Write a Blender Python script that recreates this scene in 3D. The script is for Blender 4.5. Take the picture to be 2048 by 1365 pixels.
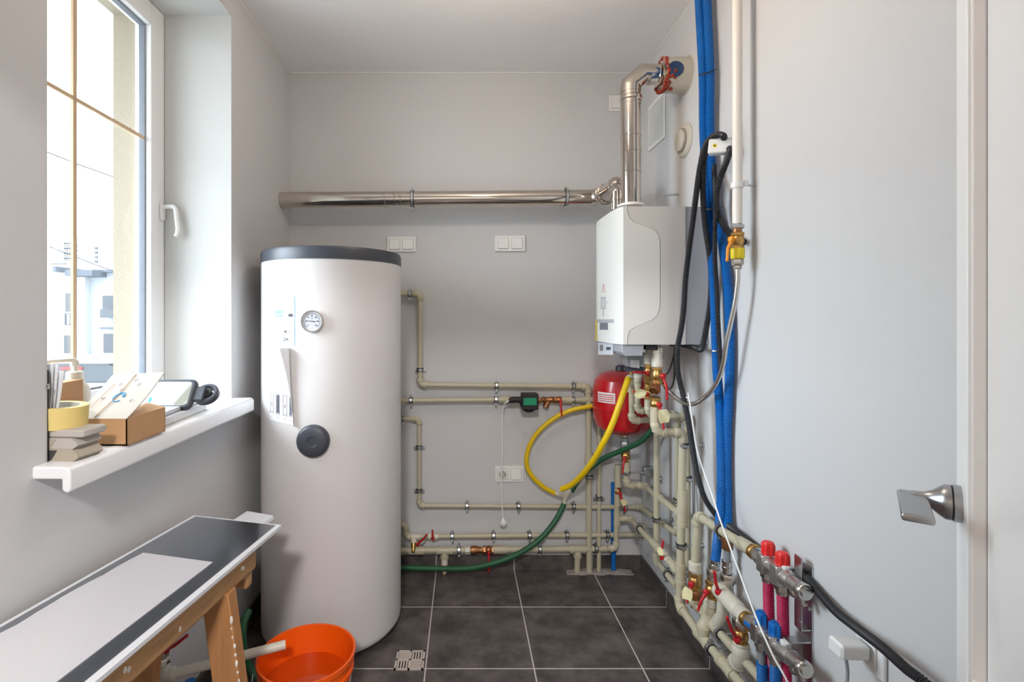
import bpy, math, random
from mathutils import Vector as V, Matrix, noise

random.seed(7)
SC = bpy.context.scene
for _o in list(bpy.data.objects):
    bpy.data.objects.remove(_o)

# ------------------------------------------------------------------ camera, light, exposure
F, CX, CY, H = 1018.0, 927.0, 637.0, 1.311      # focal length / vanishing point in photo pixels, eye height
XL, XR, YB, ZC = -0.907, 0.931, 2.662, 2.598    # left wall, right wall, back wall, ceiling
cam_d = bpy.data.cameras.new('camera')
cam_d.sensor_width = 36.0
cam_d.sensor_fit = 'HORIZONTAL'
cam_d.lens = 36.0 * F / 2048.0
cam_d.shift_x = (1024.0 - CX) / 2048.0
cam_d.shift_y = -(682.5 - CY) / 2048.0
cam_d.clip_start = 0.02
cam_d.clip_end = 600
cam = bpy.data.objects.new('camera', cam_d)
cam.location = (0, 0, H)
cam.rotation_euler = (math.pi / 2, 0, 0)
SC.collection.objects.link(cam)
SC.camera = cam

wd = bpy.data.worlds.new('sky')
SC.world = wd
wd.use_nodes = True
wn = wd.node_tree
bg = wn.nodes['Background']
# bright overcast sky: even pale base plus a broad brighter lobe, added out of view to light the room
SKY_BASE, SKY_LOBE, SKY_POW = 2.3, 13.0, 6.0
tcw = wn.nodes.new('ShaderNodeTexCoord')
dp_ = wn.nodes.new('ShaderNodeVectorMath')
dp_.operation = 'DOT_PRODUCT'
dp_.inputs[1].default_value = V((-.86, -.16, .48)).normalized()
wn.links.new(tcw.outputs['Generated'], dp_.inputs[0])
def wmath(op, a, b):
    n = wn.nodes.new('ShaderNodeMath')
    n.operation = op
    for k, q in enumerate((a, b)):
        if isinstance(q, (int, float)):
            n.inputs[k].default_value = q
        else:
            wn.links.new(q, n.inputs[k])
    return n.outputs[0]
lobe = wmath('MULTIPLY', wmath('POWER', wmath('MAXIMUM', dp_.outputs['Value'], 0.0), SKY_POW), SKY_LOBE)
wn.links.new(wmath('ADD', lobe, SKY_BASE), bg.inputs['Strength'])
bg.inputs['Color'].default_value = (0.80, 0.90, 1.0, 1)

def add_light(name, kind, loc, rot, energy, color, **kw):
    d = bpy.data.lights.new(name, kind)
    d.energy = energy
    d.color = color
    for k, v in kw.items():
        setattr(d, k, v)
    o = bpy.data.objects.new(name, d)
    o.location = loc
    o.rotation_euler = rot
    SC.collection.objects.link(o)
    return o

# the window opening as a portal for the sky light
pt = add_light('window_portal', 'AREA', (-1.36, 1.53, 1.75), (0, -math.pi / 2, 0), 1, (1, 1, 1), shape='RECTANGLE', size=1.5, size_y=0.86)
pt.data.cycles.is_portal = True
SC.view_settings.view_transform = 'Standard'
SC.view_settings.look = 'None'
SC.view_settings.gamma = 1
SC.view_settings.use_curve_mapping = False
SC.view_settings.exposure = 1.02

# ------------------------------------------------------------------ helpers
def P(px, py, y):
    """point at depth y seen at photo pixel (px, py)"""
    return V(((px - CX) * y / F, y, H - (py - CY) * y / F))

def PX(px, py, x):
    """the same, on the plane x = const (things along a side wall)"""
    return P(px, py, F * x / (px - CX))

def srgb(r, g, b):
    f = lambda c: (c / 255 / 12.92) if c / 255 <= 0.04045 else ((c / 255 + 0.055) / 1.055) ** 2.4
    return (f(r), f(g), f(b), 1.0)

MATS = {}
def mat(name, col, rough=0.5, metal=0.0, var=0.06, scale=30.0, bump=0.0, bscale=200.0, coat=0.0, ior=None, stretch=None):
    m = bpy.data.materials.new(name)
    m.use_nodes = True
    nt = m.node_tree
    b = nt.nodes['Principled BSDF']
    b.inputs['Roughness'].default_value = rough
    b.inputs['Metallic'].default_value = metal
    if coat:
        b.inputs['Coat Weight'].default_value = coat
    if ior:
        b.inputs['IOR'].default_value = ior
    tc = nt.nodes.new('ShaderNodeTexCoord')
    src = tc.outputs['Object']
    if stretch:
        mp = nt.nodes.new('ShaderNodeMapping')
        mp.inputs['Scale'].default_value = stretch
        nt.links.new(src, mp.inputs['Vector'])
        src = mp.outputs['Vector']
    nz = nt.nodes.new('ShaderNodeTexNoise')
    nz.inputs['Scale'].default_value = scale
    nz.inputs['Detail'].default_value = 4
    nt.links.new(src, nz.inputs['Vector'])
    mx = nt.nodes.new('ShaderNodeMix')
    mx.data_type = 'RGBA'
    mx.inputs[6].default_value = tuple(c * (1 - var) for c in col[:3]) + (1,)
    mx.inputs[7].default_value = tuple(min(1, c * (1 + var)) for c in col[:3]) + (1,)
    nt.links.new(nz.outputs['Fac'], mx.inputs[0])
    nt.links.new(mx.outputs[2], b.inputs['Base Color'])
    if bump:
        n2 = nt.nodes.new('ShaderNodeTexNoise')
        n2.inputs['Scale'].default_value = bscale
        n2.inputs['Detail'].default_value = 3
        nt.links.new(src, n2.inputs['Vector'])
        bp = nt.nodes.new('ShaderNodeBump')
        bp.inputs['Strength'].default_value = bump
        bp.inputs['Distance'].default_value = 0.002
        nt.links.new(n2.outputs['Fac'], bp.inputs['Height'])
        nt.links.new(bp.outputs['Normal'], b.inputs['Normal'])
    MATS[name] = m
    return m

class MB:
    """collects shapes for one mesh"""
    def __init__(self):
        self.v, self.f = [], []
    def add(self, vs, fs):
        o = len(self.v)
        self.v += [tuple(p) for p in vs]
        self.f += [tuple(i + o for i in f) for f in fs]
        return self
    def box(self, c, s, rot=None):
        c = V(c)
        hx, hy, hz = s[0] / 2, s[1] / 2, s[2] / 2
        vs = [V((x, y, z)) for x in (-hx, hx) for y in (-hy, hy) for z in (-hz, hz)]
        if rot is not None:
            vs = [rot @ p for p in vs]
        return self.add([c + p for p in vs], [(0, 1, 3, 2), (4, 6, 7, 5), (0, 4, 5, 1), (2, 3, 7, 6), (0, 2, 6, 4), (1, 5, 7, 3)])
    def bx(self, a, b):
        return self.box([(a[i] + b[i]) / 2 for i in range(3)], [abs(b[i] - a[i]) for i in range(3)])
    def rbox(self, c, s, r=0.004, rot=None, seg=3):
        """box with rounded vertical edges and chamfered rims (local z is the thickness)"""
        hx, hy, hz = s[0] / 2, s[1] / 2, s[2] / 2
        r = min(r, hx * .98, hy * .98)
        k = min(r, hz) * 0.6
        rings = []
        for z, ins in ((-hz, k), (-hz + k, 0), (hz - k, 0), (hz, k)):
            ring = []
            for cx_, cy_, a0 in ((hx - r, hy - r, 0), (-hx + r, hy - r, 90), (-hx + r, -hy + r, 180), (hx - r, -hy + r, 270)):
                for i in range(seg + 1):
                    a = math.radians(a0 + 90 * i / seg)
                    rr = max(r - ins, 0.0)
                    ring.append(V((cx_ + rr * math.cos(a), cy_ + rr * math.sin(a), z)))
            rings.append(ring)
        n = len(rings[0])
        vs = [p for ring in rings for p in ring]
        if rot is not None:
            vs = [rot @ p for p in vs]
        fs = [(a * n + i, a * n + (i + 1) % n, (a + 1) * n + (i + 1) % n, (a + 1) * n + i) for a in range(3) for i in range(n)]
        fs += [tuple(range(n - 1, -1, -1)), tuple(range(3 * n, 4 * n))]
        return self.add([V(c) + p for p in vs], fs)
    def tube(self, pts, r, n=14, cap=True, rf=None, flat=None):
        pts = [V(p) for p in pts]
        m = len(pts)
        t = []
        for i in range(m):
            d = (pts[min(i + 1, m - 1)] - pts[max(i - 1, 0)])
            t.append(d.normalized() if d.length > 1e-9 else V((0, 0, 1)))
        up = V((0, 0, 1)) if abs(t[0].z) < .9 else V((0, 1, 0))
        u = t[0].cross(up).normalized()
        vs = []
        for i in range(m):
            if i:
                q = t[i - 1].rotation_difference(t[i])
                u = q @ u
                u = (u - t[i] * u.dot(t[i])).normalized()
            w = t[i].cross(u)
            rr = rf(i, m) if rf else r
            for k in range(n):
                a = 2 * math.pi * k / n
                vs.append(pts[i] + u * (rr * math.cos(a)) + w * (rr * math.sin(a) * (flat or 1)))
        fs = [(i * n + k, i * n + (k + 1) % n, (i + 1) * n + (k + 1) % n, (i + 1) * n + k) for i in range(m - 1) for k in range(n)]
        if cap:
            fs += [tuple(range(n - 1, -1, -1)), tuple(range((m - 1) * n, m * n))]
        return self.add(vs, fs)
    def lathe(self, prof, o, axis, n=24, cap=True, closed=False, phase=0.0):
        """prof: (t along the axis, radius) pairs"""
        o, axis = V(o), V(axis).normalized()
        up = V((0, 0, 1)) if abs(axis.z) < .9 else V((1, 0, 0))
        u = axis.cross(up).normalized()
        w = axis.cross(u)
        vs = []
        for t, r in prof:
            for k in range(n):
                a = 2 * math.pi * k / n + phase
                vs.append(o + axis * t + u * (r * math.cos(a)) + w * (r * math.sin(a)))
        m = len(prof)
        fs = [(i * n + k, i * n + (k + 1) % n, (i + 1) * n + (k + 1) % n, (i + 1) * n + k) for i in range(m - 1) for k in range(n)]
        if closed:
            fs += [((m - 1) * n + k, (m - 1) * n + (k + 1) % n, (k + 1) % n, k) for k in range(n)]
        elif cap:
            fs += [tuple(range(n - 1, -1, -1)), tuple(range((m - 1) * n, m * n))]
        return self.add(vs, fs)
    def ball(self, c, r, n=14, s=(1, 1, 1)):
        c = V(c)
        k = n // 2
        vs = [c + V((0, 0, r * s[2]))]
        for i in range(1, k):
            th = math.pi * i / k
            for j in range(n):
                a = 2 * math.pi * j / n
                vs.append(c + V((r * s[0] * math.sin(th) * math.cos(a), r * s[1] * math.sin(th) * math.sin(a), r * s[2] * math.cos(th))))
        vs.append(c - V((0, 0, r * s[2])))
        fs = [(0, 1 + j, 1 + (j + 1) % n) for j in range(n)]
        for i in range(k - 2):
            fs += [(1 + i * n + j, 1 + (i + 1) * n + j, 1 + (i + 1) * n + (j + 1) % n, 1 + i * n + (j + 1) % n) for j in range(n)]
        l = len(vs) - 1
        fs += [(l, 1 + (k - 2) * n + (j + 1) % n, 1 + (k - 2) * n + j) for j in range(n)]
        return self.add(vs, fs)
    def prism(self, poly, vec):
        """planar polygon (3-D points) extruded by vec"""
        poly = [V(p) for p in poly]
        vec = V(vec)
        n = len(poly)
        return self.add(poly + [p + vec for p in poly],
                        [tuple(range(n - 1, -1, -1)), tuple(range(n, 2 * n))] + [(i, (i + 1) % n, n + (i + 1) % n, n + i) for i in range(n)])
    def grid(self, fn, nu, nv, thick=None):
        """surface fn(u, v); with thick(u, v) -> offset vector it becomes a closed sheet"""
        vs = [fn(i / nu, j / nv) for j in range(nv + 1) for i in range(nu + 1)]
        fs = [(j * (nu + 1) + i, j * (nu + 1) + i + 1, (j + 1) * (nu + 1) + i + 1, (j + 1) * (nu + 1) + i) for j in range(nv) for i in range(nu)]
        if thick:
            o = len(vs)
            vs += [fn(i / nu, j / nv) + thick(i / nu, j / nv) for j in range(nv + 1) for i in range(nu + 1)]
            fs += [tuple(o + k for k in reversed(f)) for f in fs]
            rim = [i for i in range(nu)] + [j * (nu + 1) + nu for j in range(nv)] + [nv * (nu + 1) + i for i in range(nu, 0, -1)] + [j * (nu + 1) for j in range(nv, 0, -1)]
            fs += [(rim[(k + 1) % len(rim)], rim[k], o + rim[k], o + rim[(k + 1) % len(rim)]) for k in range(len(rim))]
        return self.add(vs, fs)
    def build(self, name, m, parent=None, smooth=35, bevel=0.0):
        me = bpy.data.meshes.new(name)
        me.from_pydata(self.v, [], self.f)
        me.validate()
        import bmesh
        bm = bmesh.new()
        bm.from_mesh(me)
        bmesh.ops.recalc_face_normals(bm, faces=bm.faces)
        bm.to_mesh(me)
        bm.free()
        for p in me.polygons:
            p.use_smooth = True
        me.set_sharp_from_angle(angle=math.radians(smooth))
        me.materials.append(MATS[m] if isinstance(m, str) else m)
        o = bpy.data.objects.new(name, me)
        SC.collection.objects.link(o)
        if bevel:
            b = o.modifiers.new('bevel', 'BEVEL')
            b.width = bevel
            b.segments = 2
            b.limit_method = 'ANGLE'
            b.angle_limit = math.radians(40)
        if parent is not None:
            o.parent = parent
            if parent.type == 'EMPTY' and parent.parent is None:
                o.location = -parent.location
        return o

def tag(o, label, cat, group=None, kind=None):
    if label:
        o['label'] = label
    if cat:
        o['category'] = cat
    if group:
        o['group'] = group
    if kind:
        o['kind'] = kind
    return o

def thing(name, label, cat, loc, group=None):
    o = bpy.data.objects.new(name, None)
    o.empty_display_size = 0.05
    SC.collection.objects.link(o)
    o.location = loc
    return tag(o, label, cat, group)

def struct(name, mb, m, **kw):
    o = mb.build(name, m, **kw)
    o['kind'] = 'structure'
    return o

def smooth_path(ctrl, step=0.01):
    c = [V(p) for p in ctrl]
    c = [c[0] * 2 - c[1]] + c + [c[-1] * 2 - c[-2]]
    out = []
    for i in range(1, len(c) - 2):
        p0, p1, p2, p3 = c[i - 1:i + 3]
        k = max(2, int((p2 - p1).length / step))
        for j in range(k):
            t = j / k
            out.append(0.5 * ((2 * p1) + (p2 - p0) * t + (2 * p0 - 5 * p1 + 4 * p2 - p3) * t * t + (3 * p1 - p0 - 3 * p2 + p3) * t ** 3))
    out.append(c[-2])
    return out

def resample(pts, step):
    out, acc = [V(pts[0])], 0.0
    for a, b in zip(pts, pts[1:]):
        a, b = V(a), V(b)
        L = (b - a).length
        if L < 1e-9:
            continue
        t = step - acc
        while t <= L:
            out.append(a.lerp(b, t / L))
            t += step
        acc = L - (t - step)
    return out

def fillet(pts, rad, k=6):
    pts = [V(p) for p in pts]
    out = [pts[0]]
    for a, b, c in zip(pts, pts[1:], pts[2:]):
        d1, d2 = (a - b).normalized(), (c - b).normalized()
        p, q = b + d1 * rad, b + d2 * rad
        for i in range(k + 1):
            t = i / k
            out.append(p.lerp(b, t).lerp(b.lerp(q, t), t))
    out.append(pts[-1])
    return out

def corrugated(mb, ctrl, r, pitch=0.0055, depth=0.0016, n=14):
    pts = resample(smooth_path(ctrl, 0.006), pitch / 2)
    mb.tube(pts, r, n=n, rf=lambda i, m: r - (depth if i % 2 else 0))
    return mb

def hose(name, label, cat, ctrl, r, m, corr=False, group=None, **kw):
    mb = MB()
    if corr:
        corrugated(mb, ctrl, r, **kw)
    else:
        mb.tube(smooth_path(ctrl, 0.012), r, n=14)
    return tag(mb.build(name, m, smooth=50), label, cat, group)

def ang(p, q):
    return V(q) - V(p)

def rot_to(zdir, ydir=None):
    """rotation whose local z is zdir and local y is as near ydir as it can be"""
    z = V(zdir).normalized()
    y = V(ydir) if ydir is not None else (V((0, 0, 1)) if abs(z.z) < .9 else V((0, 1, 0)))
    x = y.cross(z).normalized()
    y = z.cross(x)
    return Matrix((x, y, z)).transposed()

# ------------------------------------------------------------------ materials
mat('wall_paint', srgb(206, 206, 207), 0.7, var=0.015, scale=4, bump=0.08, bscale=260)
mat('ceiling_paint', srgb(240, 238, 238), 0.75, var=0.01, scale=4)
mat('reveal_paint', srgb(208, 208, 206), 0.7, var=0.01, scale=4, bump=0.05, bscale=200)
mat('facade_plaster', srgb(158, 146, 128), 0.9, var=0.08, scale=120, bump=0.9, bscale=160)
mat('white_plastic', srgb(236, 236, 235), 0.3, var=0.01)
mat('window_vinyl', srgb(238, 238, 238), 0.28, var=0.01)
mat('gasket', srgb(120, 125, 135), 0.6)
mat('gold_bar', srgb(206, 176, 140), 0.4, var=0.08)
mat('sill_white', srgb(236, 236, 238), 0.3, var=0.01)
mat('ppr_beige', srgb(187, 180, 156), 0.38, var=0.03, scale=14)
mat('ppr_pale', srgb(208, 203, 188), 0.4, var=0.03, scale=14)
mat('brass', srgb(196, 158, 96), 0.33, 1.0, var=0.12, scale=60, bump=0.15, bscale=300)
mat('bronze', srgb(170, 120, 82), 0.42, 1.0, var=0.18, scale=60, bump=0.3, bscale=300)
mat('nickel', srgb(206, 203, 198), 0.22, 1.0, var=0.06, scale=60, bump=0.05, bscale=200)
mat('zinc', srgb(196, 200, 202), 0.3, 1.0, var=0.08, scale=80, bump=0.1, bscale=300)
mat('chrome', srgb(208, 200, 190), 0.09, 1.0, var=0.03, scale=10, bump=0.03, bscale=30)
mat('satin_steel', srgb(206, 205, 204), 0.34, 1.0, var=0.03, scale=40, stretch=(1, 1, 40))
mat('handle_steel', srgb(172, 172, 174), 0.3, 1.0, var=0.03, scale=40, stretch=(1, 1, 40))
mat('red_paint', srgb(186, 6, 20), 0.28, var=0.08, scale=30, coat=0.4)
mat('red_lever', srgb(186, 22, 34), 0.38, var=0.08, scale=60)
mat('red_cap', srgb(228, 42, 42), 0.35, var=0.06)
mat('blue_cap', srgb(0, 105, 190), 0.35, var=0.06)
mat('blue_hose', srgb(0, 100, 178), 0.5, var=0.16, scale=18)
mat('crimson_hose', srgb(186, 30, 84), 0.45, var=0.1, scale=20)
mat('black_conduit', srgb(44, 45, 49), 0.42, var=0.15, scale=20)
mat('black_rubber', srgb(30, 30, 32), 0.6, var=0.1)
mat('dark_plastic', srgb(62, 65, 74), 0.42, var=0.08)
mat('yellow_hose', srgb(226, 190, 10), 0.38, var=0.08, scale=18)
mat('yellow_paint', srgb(236, 212, 40), 0.4, var=0.04)
mat('orange_lever', srgb(236, 150, 24), 0.4, var=0.06)
mat('green_hose', srgb(34, 92, 60), 0.45, var=0.18, scale=18)
mat('green_label', srgb(22, 142, 100), 0.4, var=0.03)
mat('tag_paper', srgb(226, 220, 176), 0.8, var=0.08, scale=60)
mat('tank_white', srgb(216, 212, 211), 0.42, var=0.012, scale=3, bump=0.03, bscale=60)
mat('boiler_white', srgb(228, 228, 224), 0.32, var=0.01, scale=5)
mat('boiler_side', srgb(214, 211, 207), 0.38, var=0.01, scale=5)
mat('boiler_grey', srgb(170, 173, 180), 0.4, var=0.03)
mat('groove', srgb(60, 52, 48), 0.6)
mat('panel_grey', srgb(214, 218, 226), 0.35)
mat('lcd_grey', srgb(116, 118, 118), 0.25)
mat('ink_black', srgb(52, 54, 60), 0.6)
mat('ink_grey', srgb(112, 114, 124), 0.6)
mat('ink_faint', srgb(186, 186, 194), 0.6)
mat('ink_red', srgb(196, 60, 52), 0.6)
mat('ink_cyan', srgb(14, 140, 172), 0.6)
mat('ink_blue', srgb(60, 150, 205), 0.6)
mat('paper_white', srgb(232, 233, 236), 0.7, var=0.01)
mat('gauge_face', srgb(196, 197, 204), 0.5)
mat('wood', srgb(188, 144, 100), 0.65, var=0.42, scale=7, bump=0.35, bscale=40, stretch=(9, 1.2, 9))
mat('wood_leg', srgb(176, 124, 78), 0.65, var=0.25, scale=7, bump=0.3, bscale=40, stretch=(9, 9, 1.0))
mat('paint_splash', srgb(232, 226, 216), 0.6)
mat('panel_white', srgb(228, 230, 236), 0.3, var=0.01)
mat('dark_gloss', srgb(176, 182, 190), 0.13, 1.0, var=0.04)
mat('film_white', srgb(226, 226, 232), 0.13, var=0.02, scale=4, bump=0.05, bscale=8, ior=2.6)
mat('orange_plastic', srgb(240, 92, 8), 0.35, var=0.03, scale=8)
mat('bucket_water', srgb(196, 66, 4), 0.05, var=0.03)
mat('cardboard', srgb(190, 146, 104), 0.8, var=0.06, scale=25, bump=0.05)
mat('cardboard_pale', srgb(188, 180, 170), 0.8, var=0.05, scale=40)
mat('tape_yellow', srgb(226, 202, 128), 0.7, var=0.04)
mat('sand_grit', srgb(70, 68, 66), 0.95, var=0.3, scale=500, bump=0.5, bscale=700)
mat('sand_foam', srgb(176, 166, 150), 0.9, var=0.12, scale=200)
mat('sand_pale', srgb(186, 180, 172), 0.9, var=0.06, scale=200)
mat('gas_white', srgb(236, 230, 222), 0.35, var=0.01)
mat('dispenser', srgb(232, 226, 210), 0.35, var=0.02)
mat('mirror', srgb(225, 232, 236), 0.03, 1.0, var=0.0)
mat('sealant', srgb(160, 58, 36), 0.7, var=0.25, scale=60, bump=0.5)
mat('collar_grey', srgb(196, 190, 176), 0.55, var=0.05)
mat('navy_gloss', srgb(52, 76, 112), 0.2, var=0.3, scale=50)
mat('mortar', srgb(150, 142, 136), 0.95, var=0.2, scale=60, bump=0.6, bscale=120)
mat('door_white', srgb(248, 248, 248), 0.33, var=0.008, scale=5)
mat('door_edge', srgb(238, 230, 224), 0.45, var=0.03, scale=12)
mat('grey_pipe', srgb(140, 142, 148), 0.4)
mat('dark_tile', srgb(58, 54, 54), 0.5)
mat('grate_steel', srgb(206, 194, 186), 0.4, 0.2, var=0.1)
mat('facade_white', srgb(186, 186, 186), 0.9, var=0.02)
mat('facade_bluegrey', srgb(166, 171, 180), 0.9, var=0.02)
mat('roof_grey', srgb(84, 90, 100), 0.8)
mat('far_window', srgb(70, 74, 80), 0.3)
mat('far_brick', srgb(125, 110, 100), 0.9)
mat('asphalt', srgb(190, 188, 184), 0.9, var=0.05, scale=1)
mat('car_white', srgb(232, 232, 234), 0.25, coat=0.5)
mat('car_glass', srgb(70, 74, 80), 0.1)
mat('lamp_red', srgb(200, 50, 50), 0.3)

def glow_material(name, col, strength):
    m = bpy.data.materials.new(name)
    m.use_nodes = True
    b = m.node_tree.nodes['Principled BSDF']
    b.inputs['Base Color'].default_value = (1, 1, 1, 1)
    b.inputs['Emission Color'].default_value = col
    b.inputs['Emission Strength'].default_value = strength
    MATS[name] = m
glow_material('fill_bulb_glow', (1.0, 0.80, 0.62, 1), 88)

def glass_material():
    m = bpy.data.materials.new('pane_glass')
    m.use_nodes = True
    nt = m.node_tree
    nt.nodes.clear()
    out = nt.nodes.new('ShaderNodeOutputMaterial')
    tr = nt.nodes.new('ShaderNodeBsdfTransparent')
    tr.inputs['Color'].default_value = (0.97, 0.985, 0.98, 1)
    gl = nt.nodes.new('ShaderNodeBsdfGlossy')
    gl.inputs['Roughness'].default_value = 0.01
    fr = nt.nodes.new('ShaderNodeFresnel')
    ge = nt.nodes.new('ShaderNodeNewGeometry')
    io = nt.nodes.new('ShaderNodeMapRange')      # the far face of the pane is entered from glass to air
    io.inputs['To Min'].default_value = 1.45
    io.inputs['To Max'].default_value = 1 / 1.45
    nt.links.new(ge.outputs['Backfacing'], io.inputs['Value'])
    nt.links.new(io.outputs[0], fr.inputs['IOR'])
    mx = nt.nodes.new('ShaderNodeMixShader')
    nt.links.new(fr.outputs[0], mx.inputs[0])
    nt.links.new(tr.outputs[0], mx.inputs[1])
    nt.links.new(gl.outputs[0], mx.inputs[2])
    nt.links.new(mx.outputs[0], out.inputs[0])
    MATS['pane_glass'] = m
glass_material()

def tile_material(name, ox, oy, size, plane='xy', joint=0.005):
    """dark slate tile with pale joints on a grid with origin (ox, oy)"""
    m = bpy.data.materials.new(name)
    m.use_nodes = True
    nt = m.node_tree
    b = nt.nodes['Principled BSDF']
    tc = nt.nodes.new('ShaderNodeTexCoord')
    sp = nt.nodes.new('ShaderNodeSeparateXYZ')
    nt.links.new(tc.outputs['Object'], sp.inputs[0])
    def math_(op, a, c):
        n = nt.nodes.new('ShaderNodeMath')
        n.operation = op
        for i, s in enumerate((a, c)):
            if s is None:
                continue
            if isinstance(s, (int, float)):
                n.inputs[i].default_value = s
            else:
                nt.links.new(s, n.inputs[i])
        return n.outputs[0]
    lines = []
    for ax, o in zip(plane, (ox, oy)):
        if o is None:
            continue
        q = math_('DIVIDE', math_('SUBTRACT', sp.outputs['XYZ'.index(ax.upper())], o), size)
        d = math_('ABSOLUTE', math_('SUBTRACT', math_('FRACT', math_('ADD', q, 100.5), None), 0.5), None)
        lines.append(math_('LESS_THAN', d, joint / size / 2))
    fac = lines[0] if len(lines) == 1 else math_('MAXIMUM', lines[0], lines[1])
    nz = nt.nodes.new('ShaderNodeTexNoise')
    nz.inputs['Scale'].default_value = 9
    nz.inputs['Detail'].default_value = 8
    nz.inputs['Roughness'].default_value = 0.65
    nt.links.new(tc.outputs['Object'], nz.inputs['Vector'])
    cr = nt.nodes.new('ShaderNodeValToRGB')
    cr.color_ramp.elements[0].position = 0.33
    cr.color_ramp.elements[0].color = srgb(57, 52, 51)
    cr.color_ramp.elements[1].position = 0.72
    cr.color_ramp.elements[1].color = srgb(110, 102, 99)
    nt.links.new(nz.outputs['Fac'], cr.inputs[0])
    vo = nt.nodes.new('ShaderNodeTexVoronoi')
    vo.inputs['Scale'].default_value = 16
    nt.links.new(tc.outputs['Object'], vo.inputs['Vector'])
    spk = math_('LESS_THAN', vo.outputs['Distance'], 0.035)
    m1 = nt.nodes.new('ShaderNodeMix')
    m1.data_type = 'RGBA'
    nt.links.new(math_('MULTIPLY', spk, 0.6), m1.inputs[0])
    nt.links.new(cr.outputs[0], m1.inputs[6])
    m1.inputs[7].default_value = srgb(150, 145, 142)
    m2 = nt.nodes.new('ShaderNodeMix')
    m2.data_type = 'RGBA'
    nt.links.new(fac, m2.inputs[0])
    nt.links.new(m1.outputs[2], m2.inputs[6])
    m2.inputs[7].default_value = srgb(196, 190, 186)
    nt.links.new(m2.outputs[2], b.inputs['Base Color'])
    b.inputs['Roughness'].default_value = 0.42
    bp = nt.nodes.new('ShaderNodeBump')
    bp.inputs['Strength'].default_value = 0.25
    bp.inputs['Distance'].default_value = 0.003
    nt.links.new(nz.outputs['Fac'], bp.inputs['Height'])
    nt.links.new(bp.outputs['Normal'], b.inputs['Normal'])
    MATS[name] = m
tile_material('floor_tile', 0.264, 2.309, 0.406)
tile_material('skirting_tile_back', 0.264, None, 0.406, 'xy')
tile_material('skirting_tile_side', 2.309, None, 0.406, 'yx')

# ------------------------------------------------------------------ the room
WY0, WY1, WZ0, WZ1 = 1.106, 1.994, 0.965, 2.50     # window opening
XI = -1.24                                          # inner leaf of the wall ends here
struct('floor', MB().bx((-2.2, -2.6, -0.1), (2.2, YB + .15, 0)), 'floor_tile')
struct('ceiling', MB().bx((-2.2, -2.6, ZC), (2.2, YB + .15, ZC + .1)), 'ceiling_paint')
struct('wall_back', MB().bx((XI, YB, 0), (XR + .15, YB + .15, ZC)), 'wall_paint')
struct('wall_right', MB().bx((XR, .05, 0), (XR + .15, YB, ZC)), 'wall_paint')
wl = MB()
wl.bx((XI, .05, 0), (XL, WY0, ZC))
wl.bx((XI, WY1, 0), (XL, YB, ZC))
wl.bx((XI, WY0, 0), (XL, WY1, WZ0))
wl.bx((XI, WY0, WZ1), (XL, WY1, ZC))
struct('wall_left', wl, 'wall_paint')
# pale plaster lining of the window reveal
rv = MB()
rv.bx((-1.17, WY1 - .004, WZ0), (XL - .001, WY1 + .001, WZ1))
rv.bx((-1.17, WY0 - .001, WZ0), (XL - .001, WY0 + .004, WZ1))
rv.bx((-1.17, WY0, WZ1 - .004), (XL - .001, WY1, WZ1 + .001))
struct('trim_1', rv, 'reveal_paint')
# outer leaf with rough plaster
EY0, EY1, EZ0, EZ1 = 1.14, 1.94, 1.02, 2.47
we = MB()
XO = -1.335
we.bx((XO, -1.5, -1.5), (XI, EY0, 3.2))
we.bx((XO, EY1, -1.5), (XI, 3.4, 3.2))
we.bx((XO, EY0, -1.5), (XI, EY1, EZ0))
we.bx((XO, EY0, EZ1), (XI, EY1, 3.2))
struct('wall_outside', we, 'facade_plaster')
# wall with the doorway the camera stands in, and the hall behind it
wf = MB()
wf.bx((.315, .04, 0), (XR + .15, .2, ZC))
wf.bx((XI, .04, 2.12), (.315, .2, ZC))
wf.bx((XI, .04, 0), (-.86, .2, 2.12))
struct('wall_front', wf, 'wall_paint')
hw = MB()
hw.bx((-2.2, -2.6, 0), (-2.05, .04, ZC))
hw.bx((2.05, -2.6, 0), (2.2, .2, ZC))
hw.bx((-2.05, -2.6, 0), (2.05, -2.45, ZC))
hw.bx((XR + .15, .04, 0), (2.05, .2, ZC))
hw.bx((-2.05, .04, 0), (XI, .2, ZC))
struct('wall_hall', hw, 'reveal_paint')
# lamp added unseen behind the camera to fill the room
hl = thing('added_hall_lamp', 'added unseen round white fill lamp in the hall behind the doorway', 'lamp', (-.15, -1.15, ZC))
MB().lathe([(0, .2), (-.03, .2), (-.035, .19)], (-.15, -1.15, ZC), (0, 0, 1), 32).build('lamp_base', 'white_plastic', hl)
add_light('hall_fill_light', 'AREA', (-.15, -1.15, ZC - .05), (0, 0, 0), 50, (1.0, 0.96, 0.94), shape='DISK', size=0.36)

# bare fill bulb added above the view to warm and lift the ceiling
bulb = thing('added_fill_bulb', 'added unseen warm fill bulb hanging on a short cord near the doorway', 'lamp', (.12, 1.5, ZC))
MB().lathe([(0, .03), (-.012, .03), (-.014, .02)], (.12, 1.5, ZC), (0, 0, 1), 24).build('ceiling_rose', 'white_plastic', bulb)
MB().tube([(.12, 1.5, ZC - .01), (.12, 1.5, ZC - .13)], .003, 8).build('cord', 'white_plastic', bulb)
MB().lathe([(0, .016), (-.05, .018)], (.12, 1.5, ZC - .12), (0, 0, 1), 20).build('lamp_holder', 'black_rubber', bulb)
MB().lathe([(-.168, .014), (-.19, .02), (-.215, .031), (-.24, .033), (-.26, .026), (-.272, .01)], (.12, 1.5, ZC), (0, 0, 1), 24).build('glass_bulb', 'fill_bulb_glow', bulb)

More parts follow.
